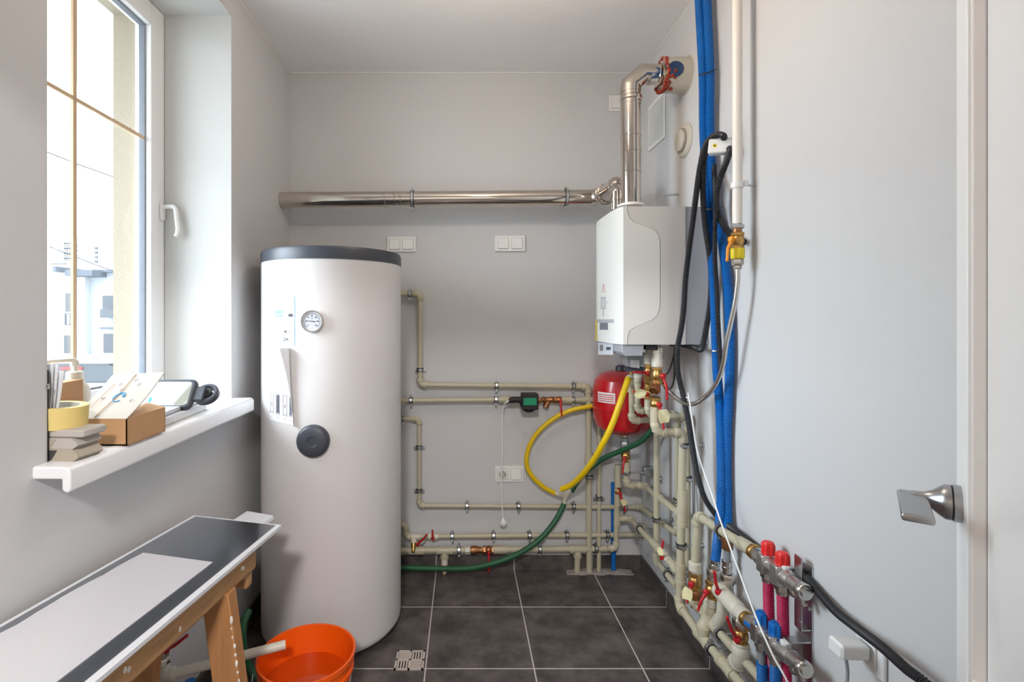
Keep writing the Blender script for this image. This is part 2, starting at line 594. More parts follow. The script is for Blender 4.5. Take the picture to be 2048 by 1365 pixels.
SK = 0.073
struct('baseboard_back', MB().bx((XL, YB - .011, 0), (XR, YB, SK)), 'skirting_tile_back')
struct('baseboard_right', MB().bx((XR - .011, .21, 0), (XR, YB - .011, SK)), 'skirting_tile_side')
struct('baseboard_left', MB().bx((XL, .21, 0), (XL + .011, YB - .011, SK + .015)), 'skirting_tile_side')
cv = MB()
cv.bx((XL, YB - .004, ZC - .004), (XR, YB, ZC))
cv.bx((XL, .2, ZC - .004), (XL + .004, YB, ZC))
cv.bx((XR - .004, .2, ZC - .004), (XR, YB, ZC))
struct('trim_2', cv, 'white_plastic')

# ------------------------------------------------------------------ window
w1 = thing('window_1', None, None, (-1.2, (WY0 + WY1) / 2, WZ0))
w1['kind'] = 'structure'
def ring_yz(mb, x0, x1, y0, y1, z0, z1, w, wb=None):
    wb = wb or w
    mb.bx((x0, y0, z0), (x1, y0 + w, z1))
    mb.bx((x0, y1 - w, z0), (x1, y1, z1))
    mb.bx((x0, y0 + w, z0), (x1, y1 - w, z0 + wb))
    mb.bx((x0, y0 + w, z1 - w), (x1, y1 - w, z1))
    return mb
ring_yz(MB(), XI, -1.182, WY0, WY1, WZ0 + .02, WZ1, .05).build('window_frame', 'window_vinyl', w1, bevel=.003)
sash = ring_yz(MB(), -1.232, -1.169, WY0 + .012, WY1 - .004, WZ0 + .035, WZ1 - .004, .082).build('sash', 'window_vinyl', w1, bevel=.004)
ring_yz(MB(), -1.214, -1.192, WY0 + .09, WY1 - .083, WZ0 + .115, WZ1 - .083, .008).build('gasket', 'gasket', w1)
MB().bx((-1.206, WY0 + .094, WZ0 + .118), (-1.202, WY1 - .086, WZ1 - .086)).build('glass', 'pane_glass', w1)
mu = MB()
mu.bx((-1.201, 1.556, WZ0 + .12), (-1.193, 1.571, WZ1 - .087))
mu.bx((-1.199, WY0 + .095, 1.980), (-1.193, WY1 - .087, 1.992))
mu.build('glazing_bar', 'gold_bar', w1)
hb = V((-1.169, 1.967, 1.732))
wh = MB().rbox(hb + V((.005, 0, -.01)), (.026, .068, .012), .01, rot_to((1, 0, 0), (0, 0, 1))).build('handle_plate', 'white_plastic', w1)
MB().tube(fillet([hb + V((.008, 0, .01)), hb + V((.055, 0, .012)), hb + V((.068, -.002, -.09)), hb + V((.058, -.002, -.105))], .018), .0085, 12).build('handle', 'white_plastic', w1)
# sill board with drop nose
sill = []
SZ = .997
for x, z in ((-1.17, SZ), (-.842, SZ), (-.832, SZ - .004), (-.829, SZ - .012), (-.829, SZ - .05), (-.836, SZ - .056), (-.847, SZ - .05), (-.847, SZ - .026), (-1.17, SZ - .026)):
    sill.append((x, 1.072, z))
so = MB().prism([p for p in sill], (0, .945, 0))
so.v = [(x, y, z) for x, y, z in so.v]
struct('window_sill', so, 'sill_white', bevel=.004)

# ------------------------------------------------------------------ outside
struct('ground', MB().bx((-260, -60, -1.35), (-1.34, 300, -1.25)), 'asphalt')
def house_windows(root, cells, y, dy, name='window', m='far_window'):
    for (a, b, c, d) in cells:
        p, q = P(a, b, y), P(c, d, y)
        MB().bx((p.x, y - dy, q.z), (q.x, y, p.z)).build(name, m, root)
h1 = thing('house', 'white flat-roofed house with grey roof edge seen left through the window', 'house', P(135, 710, 35))
def blk(root, name, m, a, b, c, d, y, depth, dy=0):
    p, q = P(a, b, y), P(c, d, y)
    return MB().bx((p.x, y, q.z), (q.x, y + depth, p.z)).build(name, m, root)
blk(h1, 'wall', 'facade_white', 101, 542, 170, 712, 35, 8)
blk(h1, 'wall', 'facade_white', 101, 522, 132, 545, 36, 6)
blk(h1, 'roof_edge', 'roof_grey', 130, 540, 184, 552, 34, 3)
blk(h1, 'roof_edge', 'roof_grey', 96, 533, 112, 543, 34, 3)
house_windows(h1, [(132, 587, 147, 624)], 35, .06)
house_windows(h1, [(129, 671, 152, 707)], 35, .06, 'garage_door')
rl = MB()
p, q = P(132, 628, 34.4), P(152, 650, 34.4)
for z in (p.z, q.z):
    rl.bx((p.x, 34.3, z - .04), (q.x, 34.4, z + .04))
for x in (p.x, (p.x + q.x) / 2, q.x):
    rl.bx((x - .04, 34.3, q.z), (x + .04, 34.4, p.z))
rl.build('balcony_rail', 'roof_grey', h1)
h2 = thing('house', 'pale blue-grey house with a dark balcony seen right through the window', 'house', P(220, 712, 35.4))
blk(h2, 'wall', 'facade_bluegrey', 170.6, 544, 330, 713, 35.4, 8)
blk(h2, 'roof_edge', 'roof_grey', 172, 540, 332, 545, 35.0, 8)
house_windows(h2, [(206, 592, 232, 622), (255, 592, 285, 622)], 35.4, .06)
blk(h2, 'balcony', 'far_window', 200, 619, 240, 636, 34.6, .8)
blk(h2, 'door_canopy', 'roof_grey', 200, 655, 240, 659, 34.6, .8)
house_windows(h2, [(208, 668, 236, 706)], 35.4, .06, 'door')
h3 = thing('tower_block', 'tall pale apartment tower far behind the house roofs', 'building', P(140, 700, 150))
blk(h3, 'wall', 'facade_bluegrey', 113, 474, 169, 700, 150, 4)
blk(h3, 'roof_box', 'facade_bluegrey', 121, 470, 130, 475, 152, 10)
for r_ in range(7):
    blk(h3, 'balcony_band', 'far_brick', 126, 490 + r_ * 10, 152, 492.5 + r_ * 10, 149.5, .5)
    for c_ in range(5):
        blk(h3, 'window', 'far_window', 127 + c_ * 5, 485.5 + r_ * 10, 129.5 + c_ * 5, 488.5 + r_ * 10, 149.7, .3)
h4 = thing('tower_block', 'narrower white apartment tower right of the first tower', 'building', P(185, 700, 170))
blk(h4, 'wall', 'facade_white', 172, 486, 200, 700, 170, 4)
for r_ in range(4):
    blk(h4, 'window', 'far_window', 188, 494.5 + r_ * 9, 194, 498.5 + r_ * 9, 169.6, .4)
    blk(h4, 'window', 'far_window', 177, 496 + r_ * 9, 180, 499 + r_ * 9, 169.6, .4)
po = thing('utility_pole', 'thin concrete utility pole beside the house at the window edge', 'pole', P(100, 712, 24))
pb, ptop = P(100, 712, 24), P(100, 486, 24)
MB().lathe([(0, .16), ((ptop - pb).length, .09)], pb, (0, 0, 1), 12).build('mast', 'collar_grey', po)
MB().box(ptop + V((.0, 0, -.4)), (.12, .12, .7)).box(ptop + V((.3, 0, -1.0)), (.9, .08, .06)).build('crossarm', 'far_window', po)
def wire(name, label, a, b, r, m='ink_black'):
    tag(MB().tube([a, a.lerp(b, .5) + V((0, 0, -.03)), b], r, 8).build(name, m), label, 'wire')
wire('overhead_wire', 'upper dark overhead wire crossing the sky outside', P(60, 291, 14), P(250, 362, 16), .016)
wire('overhead_wire', 'lower thin overhead wire passing in front of the tower', P(100, 494, 23.88), P(250, 551, 27), .018)
# parked car beyond the window
car = thing('car', 'white parked car with dark windows outside the window', 'car', (-9.6, 12.8, -1.25))
cz = -1.25
def car_prof(pts, y0, y1, name, m):
    return MB().prism([V((x, y0, cz + z)) for x, z in pts], (0, y1 - y0, 0)).build(name, m, car, bevel=.05)
car_prof([(-11.9, .35), (-11.9, .85), (-11.2, .98), (-10.4, 1.02), (-8.0, 1.02), (-7.6, .9), (-7.5, .35)], 12, 13.7, 'body', 'car_white')
car_prof([(-10.9, 1.02), (-10.2, 1.5), (-8.5, 1.52), (-7.85, 1.02)], 12.1, 13.6, 'window_band', 'car_glass')
car_prof([(-10.25, 1.48), (-10.1, 1.6), (-8.55, 1.62), (-8.35, 1.48)], 12.05, 13.65, 'roof', 'car_white')
for xx in (-11.1, -8.3):
    MB().lathe([(0, .3), (.2, .3)], (xx, 11.95, cz + .32), (0, 1, 0), 20).build('wheel', 'black_rubber', car)
MB().bx((-9.55, 12.06, cz + 1.34), (-9.05, 12.1, cz + 1.40)).build('sun_strip', 'lamp_red', car)

# ------------------------------------------------------------------ hot water tank
TC, TR = V((-.563, 2.198, 0)), .29
def tpt(a, z, off=0.0):
    """point on the tank skin at angle a (0 faces the camera wall), height z"""
    return V((TC.x + (TR + off) * math.sin(a), TC.y - (TR + off) * math.cos(a), z))
def thit(px, py):
    """angle and height on the tank skin seen at a photo pixel"""
    dx = (px - CX) / F
    A = dx * dx + 1
    B = -2 * (dx * TC.x + TC.y)
    Cc = TC.x ** 2 + TC.y ** 2 - TR ** 2
    y = (-B - math.sqrt(max(B * B - 4 * A * Cc, 0))) / (2 * A)
    x = dx * y
    return math.atan2(x - TC.x, TC.y - y), H - (py - CY) * y / F
tank = thing('hot_water_tank', 'tall white cylindrical hot water tank with dark grey lid beside the window', 'water tank', TC)
MB().lathe([(0.012, TR - .035), (.02, TR - .012), (.034, TR - .002), (.05, TR), (.5, TR), (1.0, TR), (1.536, TR), (1.54, TR - .004)], TC, (0, 0, 1), 96).build('body', 'tank_white', tank)
MB().lathe([(0, TR - .06), (.016, TR - .05)], TC, (0, 0, 1), 64).build('base_ring', 'black_rubber', tank)
MB().lathe([(1.536, TR - .01), (1.536, TR + .002), (1.574, TR + .002), (1.584, TR - .003), (1.5865, TR - .012), (1.5865, TR - .06)], TC, (0, 0, 1), 96).build('lid', 'dark_plastic', tank)
a_, z_ = thit(627, 882)
nrm = V((math.sin(a_), -math.cos(a_), 0))
MB().lathe([(-.01, .061), (.012, .061), (.02, .056), (.024, .05), (.024, .02), (.022, .018)], tpt(a_, z_), nrm, 48).build('flange_cap', 'dark_plastic', tank)
a_, z_ = thit(626, 643)
nrm = V((math.sin(a_), -math.cos(a_), 0))
gp = tpt(a_, z_)
ga = MB().lathe([(-.004, .041), (.014, .042), (.018, .041), (.018, .037), (.013, .036)], gp, nrm, 48).build('thermometer', 'nickel', tank)
MB().lathe([(.0125, .037), (.0132, .037)], gp, nrm, 40).build('dial', 'gauge_face', ga)
gx, gz = V((math.cos(a_), math.sin(a_), 0)), V((0, 0, 1))
sc_ = MB()
for k in range(41):
    t = math.radians(225 - 270 * k / 40)
    L0 = .0255 if k % 5 == 0 else .0275
    u = gx * math.cos(t) + gz * math.sin(t)
    sc_.box(gp + nrm * .0136 + u * (L0 + .030) / 2, (.030 - L0, .0007, .0004), Matrix((u, nrm.cross(u), nrm)).transposed())
for k in range(48):
    t = math.radians(225 - 270 * k / 47)
    u = gx * math.cos(t) + gz * math.sin(t)
    w = gz * math.cos(t) - gx * math.sin(t)
    sc_.box(gp + nrm * .0136 + u * .0305, (.0006, .0036, .0004), Matrix((u, w, nrm)).transposed())
sc_.build('scale', 'ink_black', ga)

def text_mb(body, size, place, align='CENTER', mb=None):
    """text laid on a surface through place(x, y) -> point"""
    cu = bpy.data.curves.new('lettering', 'FONT')
    cu.body = body
    cu.size = size
    cu.offset = size * .045
    cu.align_x = align
    cu.align_y = 'CENTER'
    cu.resolution_u = 3
    ob = bpy.data.objects.new('lettering', cu)
    SC.collection.objects.link(ob)
    bpy.context.view_layer.update()
    dg = bpy.context.evaluated_depsgraph_get()
    me = bpy.data.meshes.new_from_object(ob.evaluated_get(dg))
    mb = mb or MB()
    mb.add([place(v.co.x, v.co.y) for v in me.vertices], [tuple(p.vertices) for p in me.polygons])
    bpy.data.objects.remove(ob)
    bpy.data.curves.remove(cu)
    bpy.data.meshes.remove(me)
    return mb
gpl = lambda ox, oy: (lambda x, y: gp + nrm * .0138 + gx * (x + ox) + gz * (y + oy))
nm = MB()
for s, t in (('0', 225), ('20', 180), ('40', 135), ('60', 90), ('80', 45), ('100', 0), ('120', -45)):
    text_mb(s, .0062, gpl(.021 * math.cos(math.radians(t)), .021 * math.sin(math.radians(t))), mb=nm)
text_mb('°C', .006, gpl(0, .011), mb=nm)
nm.build('numerals', 'ink_black', ga)
u = (gx * math.cos(math.radians(173)) + gz * math.sin(math.radians(173)))
MB().prism([gp + nrm * .0145 + u * .029, gp + nrm * .0145 - u * .012 + u.cross(nrm) * .0018, gp + nrm * .0145 - u * .012 - u.cross(nrm) * .0018], nrm * .0008).build('needle', 'ink_black', ga)

# energy label stuck on the tank
def patch(mb, a0, a1, z0, z1, off, nu=10, nv=2):
    return mb.grid(lambda s, t: tpt(a0 + (a1 - a0) * s, z0 + (z1 - z0) * t, off), nu, nv, lambda s, t: V((math.sin(a0 + (a1 - a0) * s), -math.cos(a0 + (a1 - a0) * s), 0)) * .0004)
la0, lz1 = thit(548, 594)
la1, lz0 = thit(590, 692)
lab = thing('energy_label', 'white energy rating label with blue border stuck on the white tank', 'label', tpt((la0 + la1) / 2, lz0))
patch(MB(), la0, la1, lz0, lz1, .0003).build('sheet', 'paper_white', lab)
bd = MB()
w_ = .0012
patch(bd, la0, la1, lz1 - w_, lz1, .0006)
patch(bd, la0, la1, lz0, lz0 + w_, .0006)
patch(bd, la1 - w_ / TR * 2, la1, lz0, lz1, .0006)
patch(bd, la0, la0 + w_ / TR, lz0, lz1, .0006)
bd.build('border', 'ink_blue', lab)
def lpl(px, py):
    a, z = thit(px, py)
    return lambda x, y: tpt(a + x / TR, z + y, .0009)
pr = MB()
text_mb('ENERG', .0145, lpl(550.5, 625), 'LEFT', pr)
text_mb('енергия', .011, lpl(550.5, 632), 'LEFT', pr)
pr.build('heading', 'ink_cyan', lab)
nmb = MB()
text_mb('48', .016, lpl(571, 664), 'CENTER', nmb)
text_mb('W', .008, lpl(580, 664), 'CENTER', nmb)
text_mb('204', .016, lpl(572, 679.5), 'CENTER', nmb)
a0, z0 = thit(576, 634)
a1, z1 = thit(586, 628)
for q0, q1 in ((0.25, 1.0),):
    patch(nmb, a0 + (a1 - a0) * q0, a1, z0, z1, .0009, 4, 1)
nmb.grid(lambda s, t: tpt(a0 + (a1 - a0) * .25 * s, (z0 + z1) / 2 + (z1 - z0) * (t - .5) * s, .001), 2, 1)
nmb.build('figures', 'ink_black', lab)
bxm = MB()
for (x0, y0, x1, y1) in ((563, 655, 586, 671), (563, 672, 586, 688)):
    b0, c1 = thit(x0, y0)
    b1, c0 = thit(x1, y1)
    patch(bxm, b0, b1, c1 - .0008, c1, .0009, 4, 1)
    patch(bxm, b0, b1, c0, c0 + .0008, .0009, 4, 1)
    patch(bxm, b0, b0 + .003, c0, c1, .0009, 1, 1)
    patch(bxm, b1 - .003, b1, c0, c1, .0009, 1, 1)
bxm.build('figure_boxes', 'ink_faint', lab)

# instruction sheet, right edge curling off
sa0, sz1 = thit(541, 694)
sa1, sz0 = thit(604, 846)
def sheet(s, t):
    k = max(0.0, (s - .62) / .38)
    ang_ = sa0 + (sa1 - sa0) * (s - (.16 + .16 * t) * k * k)
    z = sz0 + (sz1 - sz0) * t - .012 * (1 - t) * s
    return tpt(ang_, z, .001 + (.014 + .045 * t * t) * k ** 1.6)
sn = lambda s, t: tpt(sa0 + (sa1 - sa0) * s, 0, 1) - tpt(sa0 + (sa1 - sa0) * s, 0, 0)
inst = thing('instruction_sheet', 'white printed sheet with line drawings curling off the tank front', 'paper', sheet(.5, 0))
MB().grid(sheet, 28, 14, lambda s, t: sn(s, t) * .0004).build('sheet', 'paper_white', inst)
dr, df = MB(), MB()
def sline(mb, s0, t0, s1, t1, w=.0012):
    w *= 1.5
    n_ = 5
    A = [sheet(s0 + (s1 - s0) * i / n_, t0 + (t1 - t0) * i / n_) + sn(s0, t0) * .0009 for i in range(n_ + 1)]
    mb.tube(A, w / 2, 5)
for k, s in enumerate((.08, .31, .54, .74)):
    w2 = .055
    for ds in (-w2, w2):
        sline(dr, s + ds, .11, s + ds, .36)
    for t in (.105, .125, .36, .372):
        sline(dr, s - w2 - .02, t, s + w2 + .02, t, .0016 if t in (.372, .105) else .001)
    if k in (1, 3):
        for q in (.3, .55, .8):
            sline(dr, s - w2 + 2 * w2 * q, .12, s - w2 + 2 * w2 * q, .36, .003)
    sline(dr, s, .2, s, .25, .002)
    sline(dr, s - .01, .05, s + .01, .06, .0015)
dr.build('printed_drawings', 'ink_grey', inst)
for (s0, t0, s1, t1) in ((.3, .68, .62, .68), (.3, .68, .33, .8), (.33, .8, .42, .86), (.42, .86, .6, .86), (.6, .86, .62, .68), (.45, .72, .45, .84), (.52, .72, .52, .84), (.35, .65, .4, .65),
                         (.36, .5, .36, .58), (.42, .46, .42, .6), (.48, .5, .58, .5), (.48, .55, .58, .55), (.5, .46, .5, .58)):
    sline(df, s0, t0, s1, t1, .0016)
df.build('faint_drawings', 'ink_faint', inst)

# ------------------------------------------------------------------ wall boiler
BY0, BY1, BZ0, BZ1 = 1.93, 2.315, 1.211, 1.736
BXF, BXS = .606, .842
boiler = thing('boiler', 'white wall-hung gas boiler below the steel flue on the right wall', 'boiler', (.93, (BY0 + BY1) / 2, BZ0))
bow = lambda t: .020 * (1 - (2 * t - 1) ** 4)
crv = [P(px, py, BY0) for px, py in ((1254, 413.5), (1255, 426), (1260, 437), (1268, 444), (1282, 450), (1300, 456), (1311, 462), (1317, 470), (1319.5, 482), (1320, 500), (1320, 600), (1319, 618), (1314, 631), (1304, 640), (1288, 647), (1270, 654), (1260, 661), (1255.5, 671), (1254, 688))]
crv[0].z, crv[-1].z = BZ1, BZ0
def layered(front_pts, poly_rest, name, m):
    """front cover: the section polygon swept in y, its front edge bowed"""
    poly = front_pts + poly_rest
    n, L = len(poly), 14
    mb = MB()
    vs = []
    for j in range(L + 1):
        t = j / L
        for i, p in enumerate(poly):
            x = p.x - (bow(t) if i < len(front_pts) else 0)
            vs.append((x, BY0 + (BY1 - BY0) * t, p.z))
    fs = [(j * n + i, j * n + (i + 1) % n, (j + 1) * n + (i + 1) % n, (j + 1) * n + i) for j in range(L) for i in range(n)]
    fs += [tuple(range(n - 1, -1, -1)), tuple(range(L * n, (L + 1) * n))]
    mb.add(vs, fs)
    return mb.build(name, m, boiler, smooth=25)
fc = layered([V((BXF, BY0, BZ0)), V((BXF, BY0, BZ1))], [p.copy() for p in crv], 'front_cover', 'boiler_white')
gapped = [p + V((.0022, 0, 0)) for p in crv]
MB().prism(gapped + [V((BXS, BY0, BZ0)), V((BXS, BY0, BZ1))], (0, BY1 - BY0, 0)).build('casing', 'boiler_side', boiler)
MB().bx((.63, BY0 + .004, BZ0 + .004), (.84, BY1 - .004, BZ1 - .003)).build('groove', 'groove', boiler)
MB().bx((BXS + .0015, BY0 + .003, BZ0), (.929, BY1 - .003, BZ1 - .001)).build('rear_frame', 'boiler_grey', boiler)
fm = V((0, 0, 0))
def bfr(px, py, off=.0):
    """point on the bowed front seen at a pixel"""
    y = 2.1
    for _ in range(12):
        t = min(1, max(0, (y - BY0) / (BY1 - BY0)))
        x = BXF - bow(t)
        y = F * x / (px - CX)
    p = P(px, py, y)
    p.x -= off
    return p
def bquad(mb, a, b, c, d, off=.0008):
    """patch on the boiler front between pixel columns a..c, rows b..d"""
    g = lambda s, t: bfr(a + (c - a) * s, b + (d - b) * t, off)
    return mb.grid(g, 8, 1, lambda s, t: V((-.0004, 0, 0)))
def bline(mb, a, b, c, d, r=.0007):
    return mb.tube([bfr(a, b, .0012), bfr(c, d, .0012)], r, 6)
st = MB()
bline(st, 1207.5, 568, 1204.2, 584)
bline(st, 1207.5, 568, 1210.4, 584)
bline(st, 1204.2, 584, 1210.4, 584)
st.build('warning_triangle', 'ink_red', boiler)
st = MB()
for c in (1203, 1205.5, 1208.5, 1211):
    bline(st, c, 595, c, 618)
bline(st, 1201.5, 595.5, 1212.5, 595.5)
bline(st, 1203, 618, 1211, 618)
bline(st, 1207, 618, 1207, 633, .0009)
bline(st, 1198.5, 607, 1200.5, 607)
bline(st, 1213.5, 603, 1215.5, 603)
bline(st, 1213.5, 606, 1216.5, 606)
st.build('printed_diagram', 'ink_grey', boiler)
st = bquad(MB(), 1194.5, 639, 1228, 646)
st.build('sticker', 'boiler_grey', boiler)
bquad(MB(), 1200, 646, 1216, 660).build('sticker', 'ink_grey', boiler)
yl = MB()
yl.bx((BXF - .002, BY1 - .004, 1.311 - 44 * BY1 / F), (BXF + .012, BY1 + .0012, 1.311 - 4 * BY1 / F))
bquad(yl, 1191.7, 640, 1194.2, 682, .0014)
yl.build('yellow_label', 'yellow_paint', boiler)
# control panel below the cover
cp = MB()
pf = [V((.604, 0, BZ0 - .001)), V((.608, 0, 1.180)), V((.622, 0, 1.166)), V((.685, 0, 1.166)), V((.69, 0, BZ0 - .001))]
cp.prism([V((p.x, 1.945, p.z)) for p in pf], (0, .355, 0))
cpo = cp.build('control_panel', 'boiler_grey', boiler, bevel=.003)
def cfr(px, py, off=.0016):
    z0 = 0.606
    return PX(px, py, z0 - off)
def cquad(mb, a, b, c, d, off):
    A, B, C_, D = cfr(a, b, off), cfr(c, b, off), cfr(c, d, off), cfr(a, d, off)
    return mb.prism([A, B, C_, D], (.002, 0, 0))
cquad(MB(), 1196.5, 686.5, 1225.5, 710, .003).build('panel_face', 'panel_grey', cpo)
cquad(MB(), 1199.5, 690, 1205.5, 702, .0045).build('display', 'lcd_grey', cpo)
bt = MB()
for k in range(4):
    cquad(bt, 1212 + k * 2.3, 695, 1213.8 + k * 2.3, 698.4, .0045)
    cquad(bt, 1212 + k * 2.3, 699, 1213.8 + k * 2.3, 700.6, .0045)
bt.build('button_row', 'ink_black', cpo)
# underside parts: black plug block, siphon box with sticker and dark dish
MB().bx((.70, 1.95, 1.19), (.745, 2.02, 1.2105)).build('plug_block', 'black_rubber', boiler)
sb = MB().prism([P(1253, 706, 2.16), P(1294, 706, 2.16), P(1292, 729, 2.16), P(1262, 735, 2.16), P(1256, 728, 2.16)], (0, .09, 0)).build('siphon_box', 'boiler_grey', boiler)
MB().prism([P(1261, 721, 2.158), P(1279, 721, 2.158), P(1279, 737, 2.158), P(1261, 735, 2.158)], (0, .001, 0)).build('sticker', 'paper_white', sb)
MB().lathe([(0, .05), (.012, .052), (.018, .03)], P(1272, 742, 2.2), (0, 0, 1), 28).build('drain_dish', 'dark_plastic', boiler)

# ------------------------------------------------------------------ flue pipes
def seam(mb, p, d, r, w=.006, h=.003):
    d = V(d).normalized()
    mb.lathe([(-w, r - .001), (-w * .5, r + h), (w * .5, r + h), (w, r - .001)], p, d, 32, cap=False)
    return mb
FY = 2.125
fr_ = .0405
ft = P(1262, 413, FY)
fe = P(1261, 168, FY)
fl = thing('flue_pipe', 'shiny steel flue rising from the boiler top and elbowing into the right wall', 'flue pipe', ft)
mb = MB().tube([ft + V((0, 0, -.005)), fe + V((0, 0, -.02))], fr_, 36)
for py in (345, 305, 273, 209):
    seam(mb, P(1262, py, FY), (0, 0, 1), fr_, .004, .0022)
seam(mb, P(1262, 198, FY), (0, 0, 1), fr_, .012, .004)
mb.build('pipe', 'chrome', fl)
e1, e2, e3 = fe, P(1284, 146, FY), P(1302, 150, FY)
def mitre(mb, pts, r, n=32):
    return mb.tube(pts, r, n)
eb = MB()
kk = [P(1261, 186, FY), P(1261, 172, FY), P(1286, 147.5, FY), P(1300, 150, FY)]
mitre(eb, [kk[0], kk[1]], fr_ * 1.03)
# mitred knee: three straight pieces
eb.tube([kk[0], kk[1] + V((0, 0, .004)), kk[2], P(1324, 151, FY)], fr_ * 1.02, 36)
eb.build('elbow', 'chrome', fl, smooth=30)
hz = MB().tube([P(1298, 150.5, FY), P(1348, 151, FY)], fr_ * .99, 36)
for px in (1316, 1329):
    seam(hz, P(px, 151, FY), (1, 0, 0), fr_, .008, .005)
hz.build('pipe', 'chrome', fl)
MB().lathe([(0, fr_ + .015), (.008, fr_ + .014), (.012, fr_ + .006)], ft + V((0, 0, -.002)), (0, 0, 1), 36).build('flange', 'white_plastic', fl)
wc = P(1352, 151, FY)
cl = thing('wall_collar', 'grey round wall collar around the flue end with red sealant', 'collar', (XR, FY, wc.z))
MB().lathe([(-.105, .062), (-.105, .068), (-.002, .071), (-.002, .077), (0, .078), (0, .05), (-.098, .05)], (XR, FY, wc.z), (1, 0, 0), 40, closed=True).build('sleeve', 'collar_grey', cl)
sm = MB()
for k in range(60):
    a = 2 * math.pi * k / 60
    c = V((XR - .101 + random.uniform(-.006, .004), FY - .0655 * math.cos(a), wc.z + .0655 * math.sin(a)))
    sm.ball(c, random.uniform(.005, .010), 6)
for k in range(22):
    a = math.radians(random.uniform(-80, -10))
    sm.ball((XR - .09 + random.uniform(-.012, .02), FY - .067 * math.cos(a), wc.z + .067 * math.sin(a)), random.uniform(.005, .011), 6)
sm.build('sealant', 'sealant', cl)
MB().lathe([(-.099, .0415), (-.099, .062), (-.094, .062), (-.094, .0415)], (XR, FY, wc.z), (1, 0, 0), 40, closed=True).build('ring_face', 'nickel', cl)
nf = MB()
nf.grid(lambda s, t: V((XR - .072 + .03 * t * math.cos(6.283 * s), FY - .0712 * math.cos(-.06 + .46 * t * math.sin(6.283 * s)), wc.z + .0712 * math.sin(-.06 + .46 * t * math.sin(6.283 * s)))), 24, 3,
        lambda s, t: V((0, -.0008, 0)))
nf.build('opening_patch', 'navy_gloss', cl)  # navy patch on the sleeve stands in for its dark open inside

# horizontal pipe on the back wall
GY = 2.53
g0, g1 = P(556, 400, GY), P(1196, 395, GY)
hp = thing('air_pipe', 'long horizontal shiny steel pipe across the back wall to the boiler', 'flue pipe', g0)
rr_ = .0385
mb = MB().tube([P(550, 400.2, GY), g1], rr_, 40)
for px in (770, 790, 801):
    seam(mb, P(px, 400 - (px - 556) * .0078, GY), (1, 0, 0), rr_, .005, .003)
mb.build('pipe', 'chrome', hp)
ed = MB().lathe([(-.001, rr_ + .0004), (.004, rr_ + .0006)], P(562, 400, GY), (1, 0, 0), 40).build('end_seam', 'nickel', hp)
k0, k1, k2, k3 = P(1186, 395, GY), P(1206, 393, 2.50), P(1226, 378, 2.36), P(1235, 384, 2.2)
el = MB()
el.tube([k0, k1], rr_ * 1.04, 32)
el.tube([k1, k2 + (k2 - k1) * .25], rr_ * 1.12, 32)
for t in (.15, .4):
    seam(el, k1.lerp(k2, t), k2 - k1, rr_ * 1.12, .008, .006)
seam(el, P(1190, 395, GY), (1, 0, 0), rr_ * 1.03, .006, .005)
el.ball(k2 + (k2 - k1) * .3, rr_ * 1.12, 24)
el.build('elbow', 'chrome', hp)
MB().tube([k2 + (k2 - k1) * .3, P(1233, 392, 2.235)], .03, 28).build('pipe', 'chrome', hp)
mb = MB().tube([P(1233, 384, 2.235), P(1233, 420, 2.235)], .026, 28)
seam(mb, P(1233, 401, 2.235), (0, 0, 1), .026, .005, .003)
mb.ball(P(1233, 385, 2.235), .0262, 20)
mb.build('pipe', 'chrome', hp)
for i, px in enumerate((825, 1132)):
    c = P(px, 400 - (px - 556) * .0078, GY)
    t = thing('pipe_clamp', ('large bolted steel clamp on the horizontal steel pipe above the left switch plate', 'large bolted steel clamp on the horizontal steel pipe near the boiler')[i], 'pipe clamp', c, 'clamps on the horizontal steel pipe')
    MB().lathe([(-.009, rr_ + .0002), (-.009, rr_ + .003), (.009, rr_ + .003), (.009, rr_ + .0002)], c, (1, 0, 0), 40, closed=True).build('rubber_lining', 'black_rubber', t)
    MB().lathe([(-.006, rr_ + .003), (-.006, rr_ + .0055), (.006, rr_ + .0055), (.006, rr_ + .003)], c, (1, 0, 0), 40, closed=True).build('band', 'zinc', t)
    for s in (-1, 1):
        MB().box(c + V((0, 0, s * (rr_ + .009))), (.012, .014, .012)).lathe([(-.014, .004), (-.009, .004), (-.009, .0025), (.011, .0025)], c + V((0, 0, s * (rr_ + .010))), (0, 1, 0), 10).build('bolt_lug', 'zinc', t)
    MB().lathe([(rr_ + .004, .004), (YB - GY - .004, .004)], c, (0, 1, 0), 10).lathe([(YB - GY - .006, .012), (YB - GY - .0005, .012)], c, (0, 1, 0), 16).build('wall_stud', 'zinc', t)

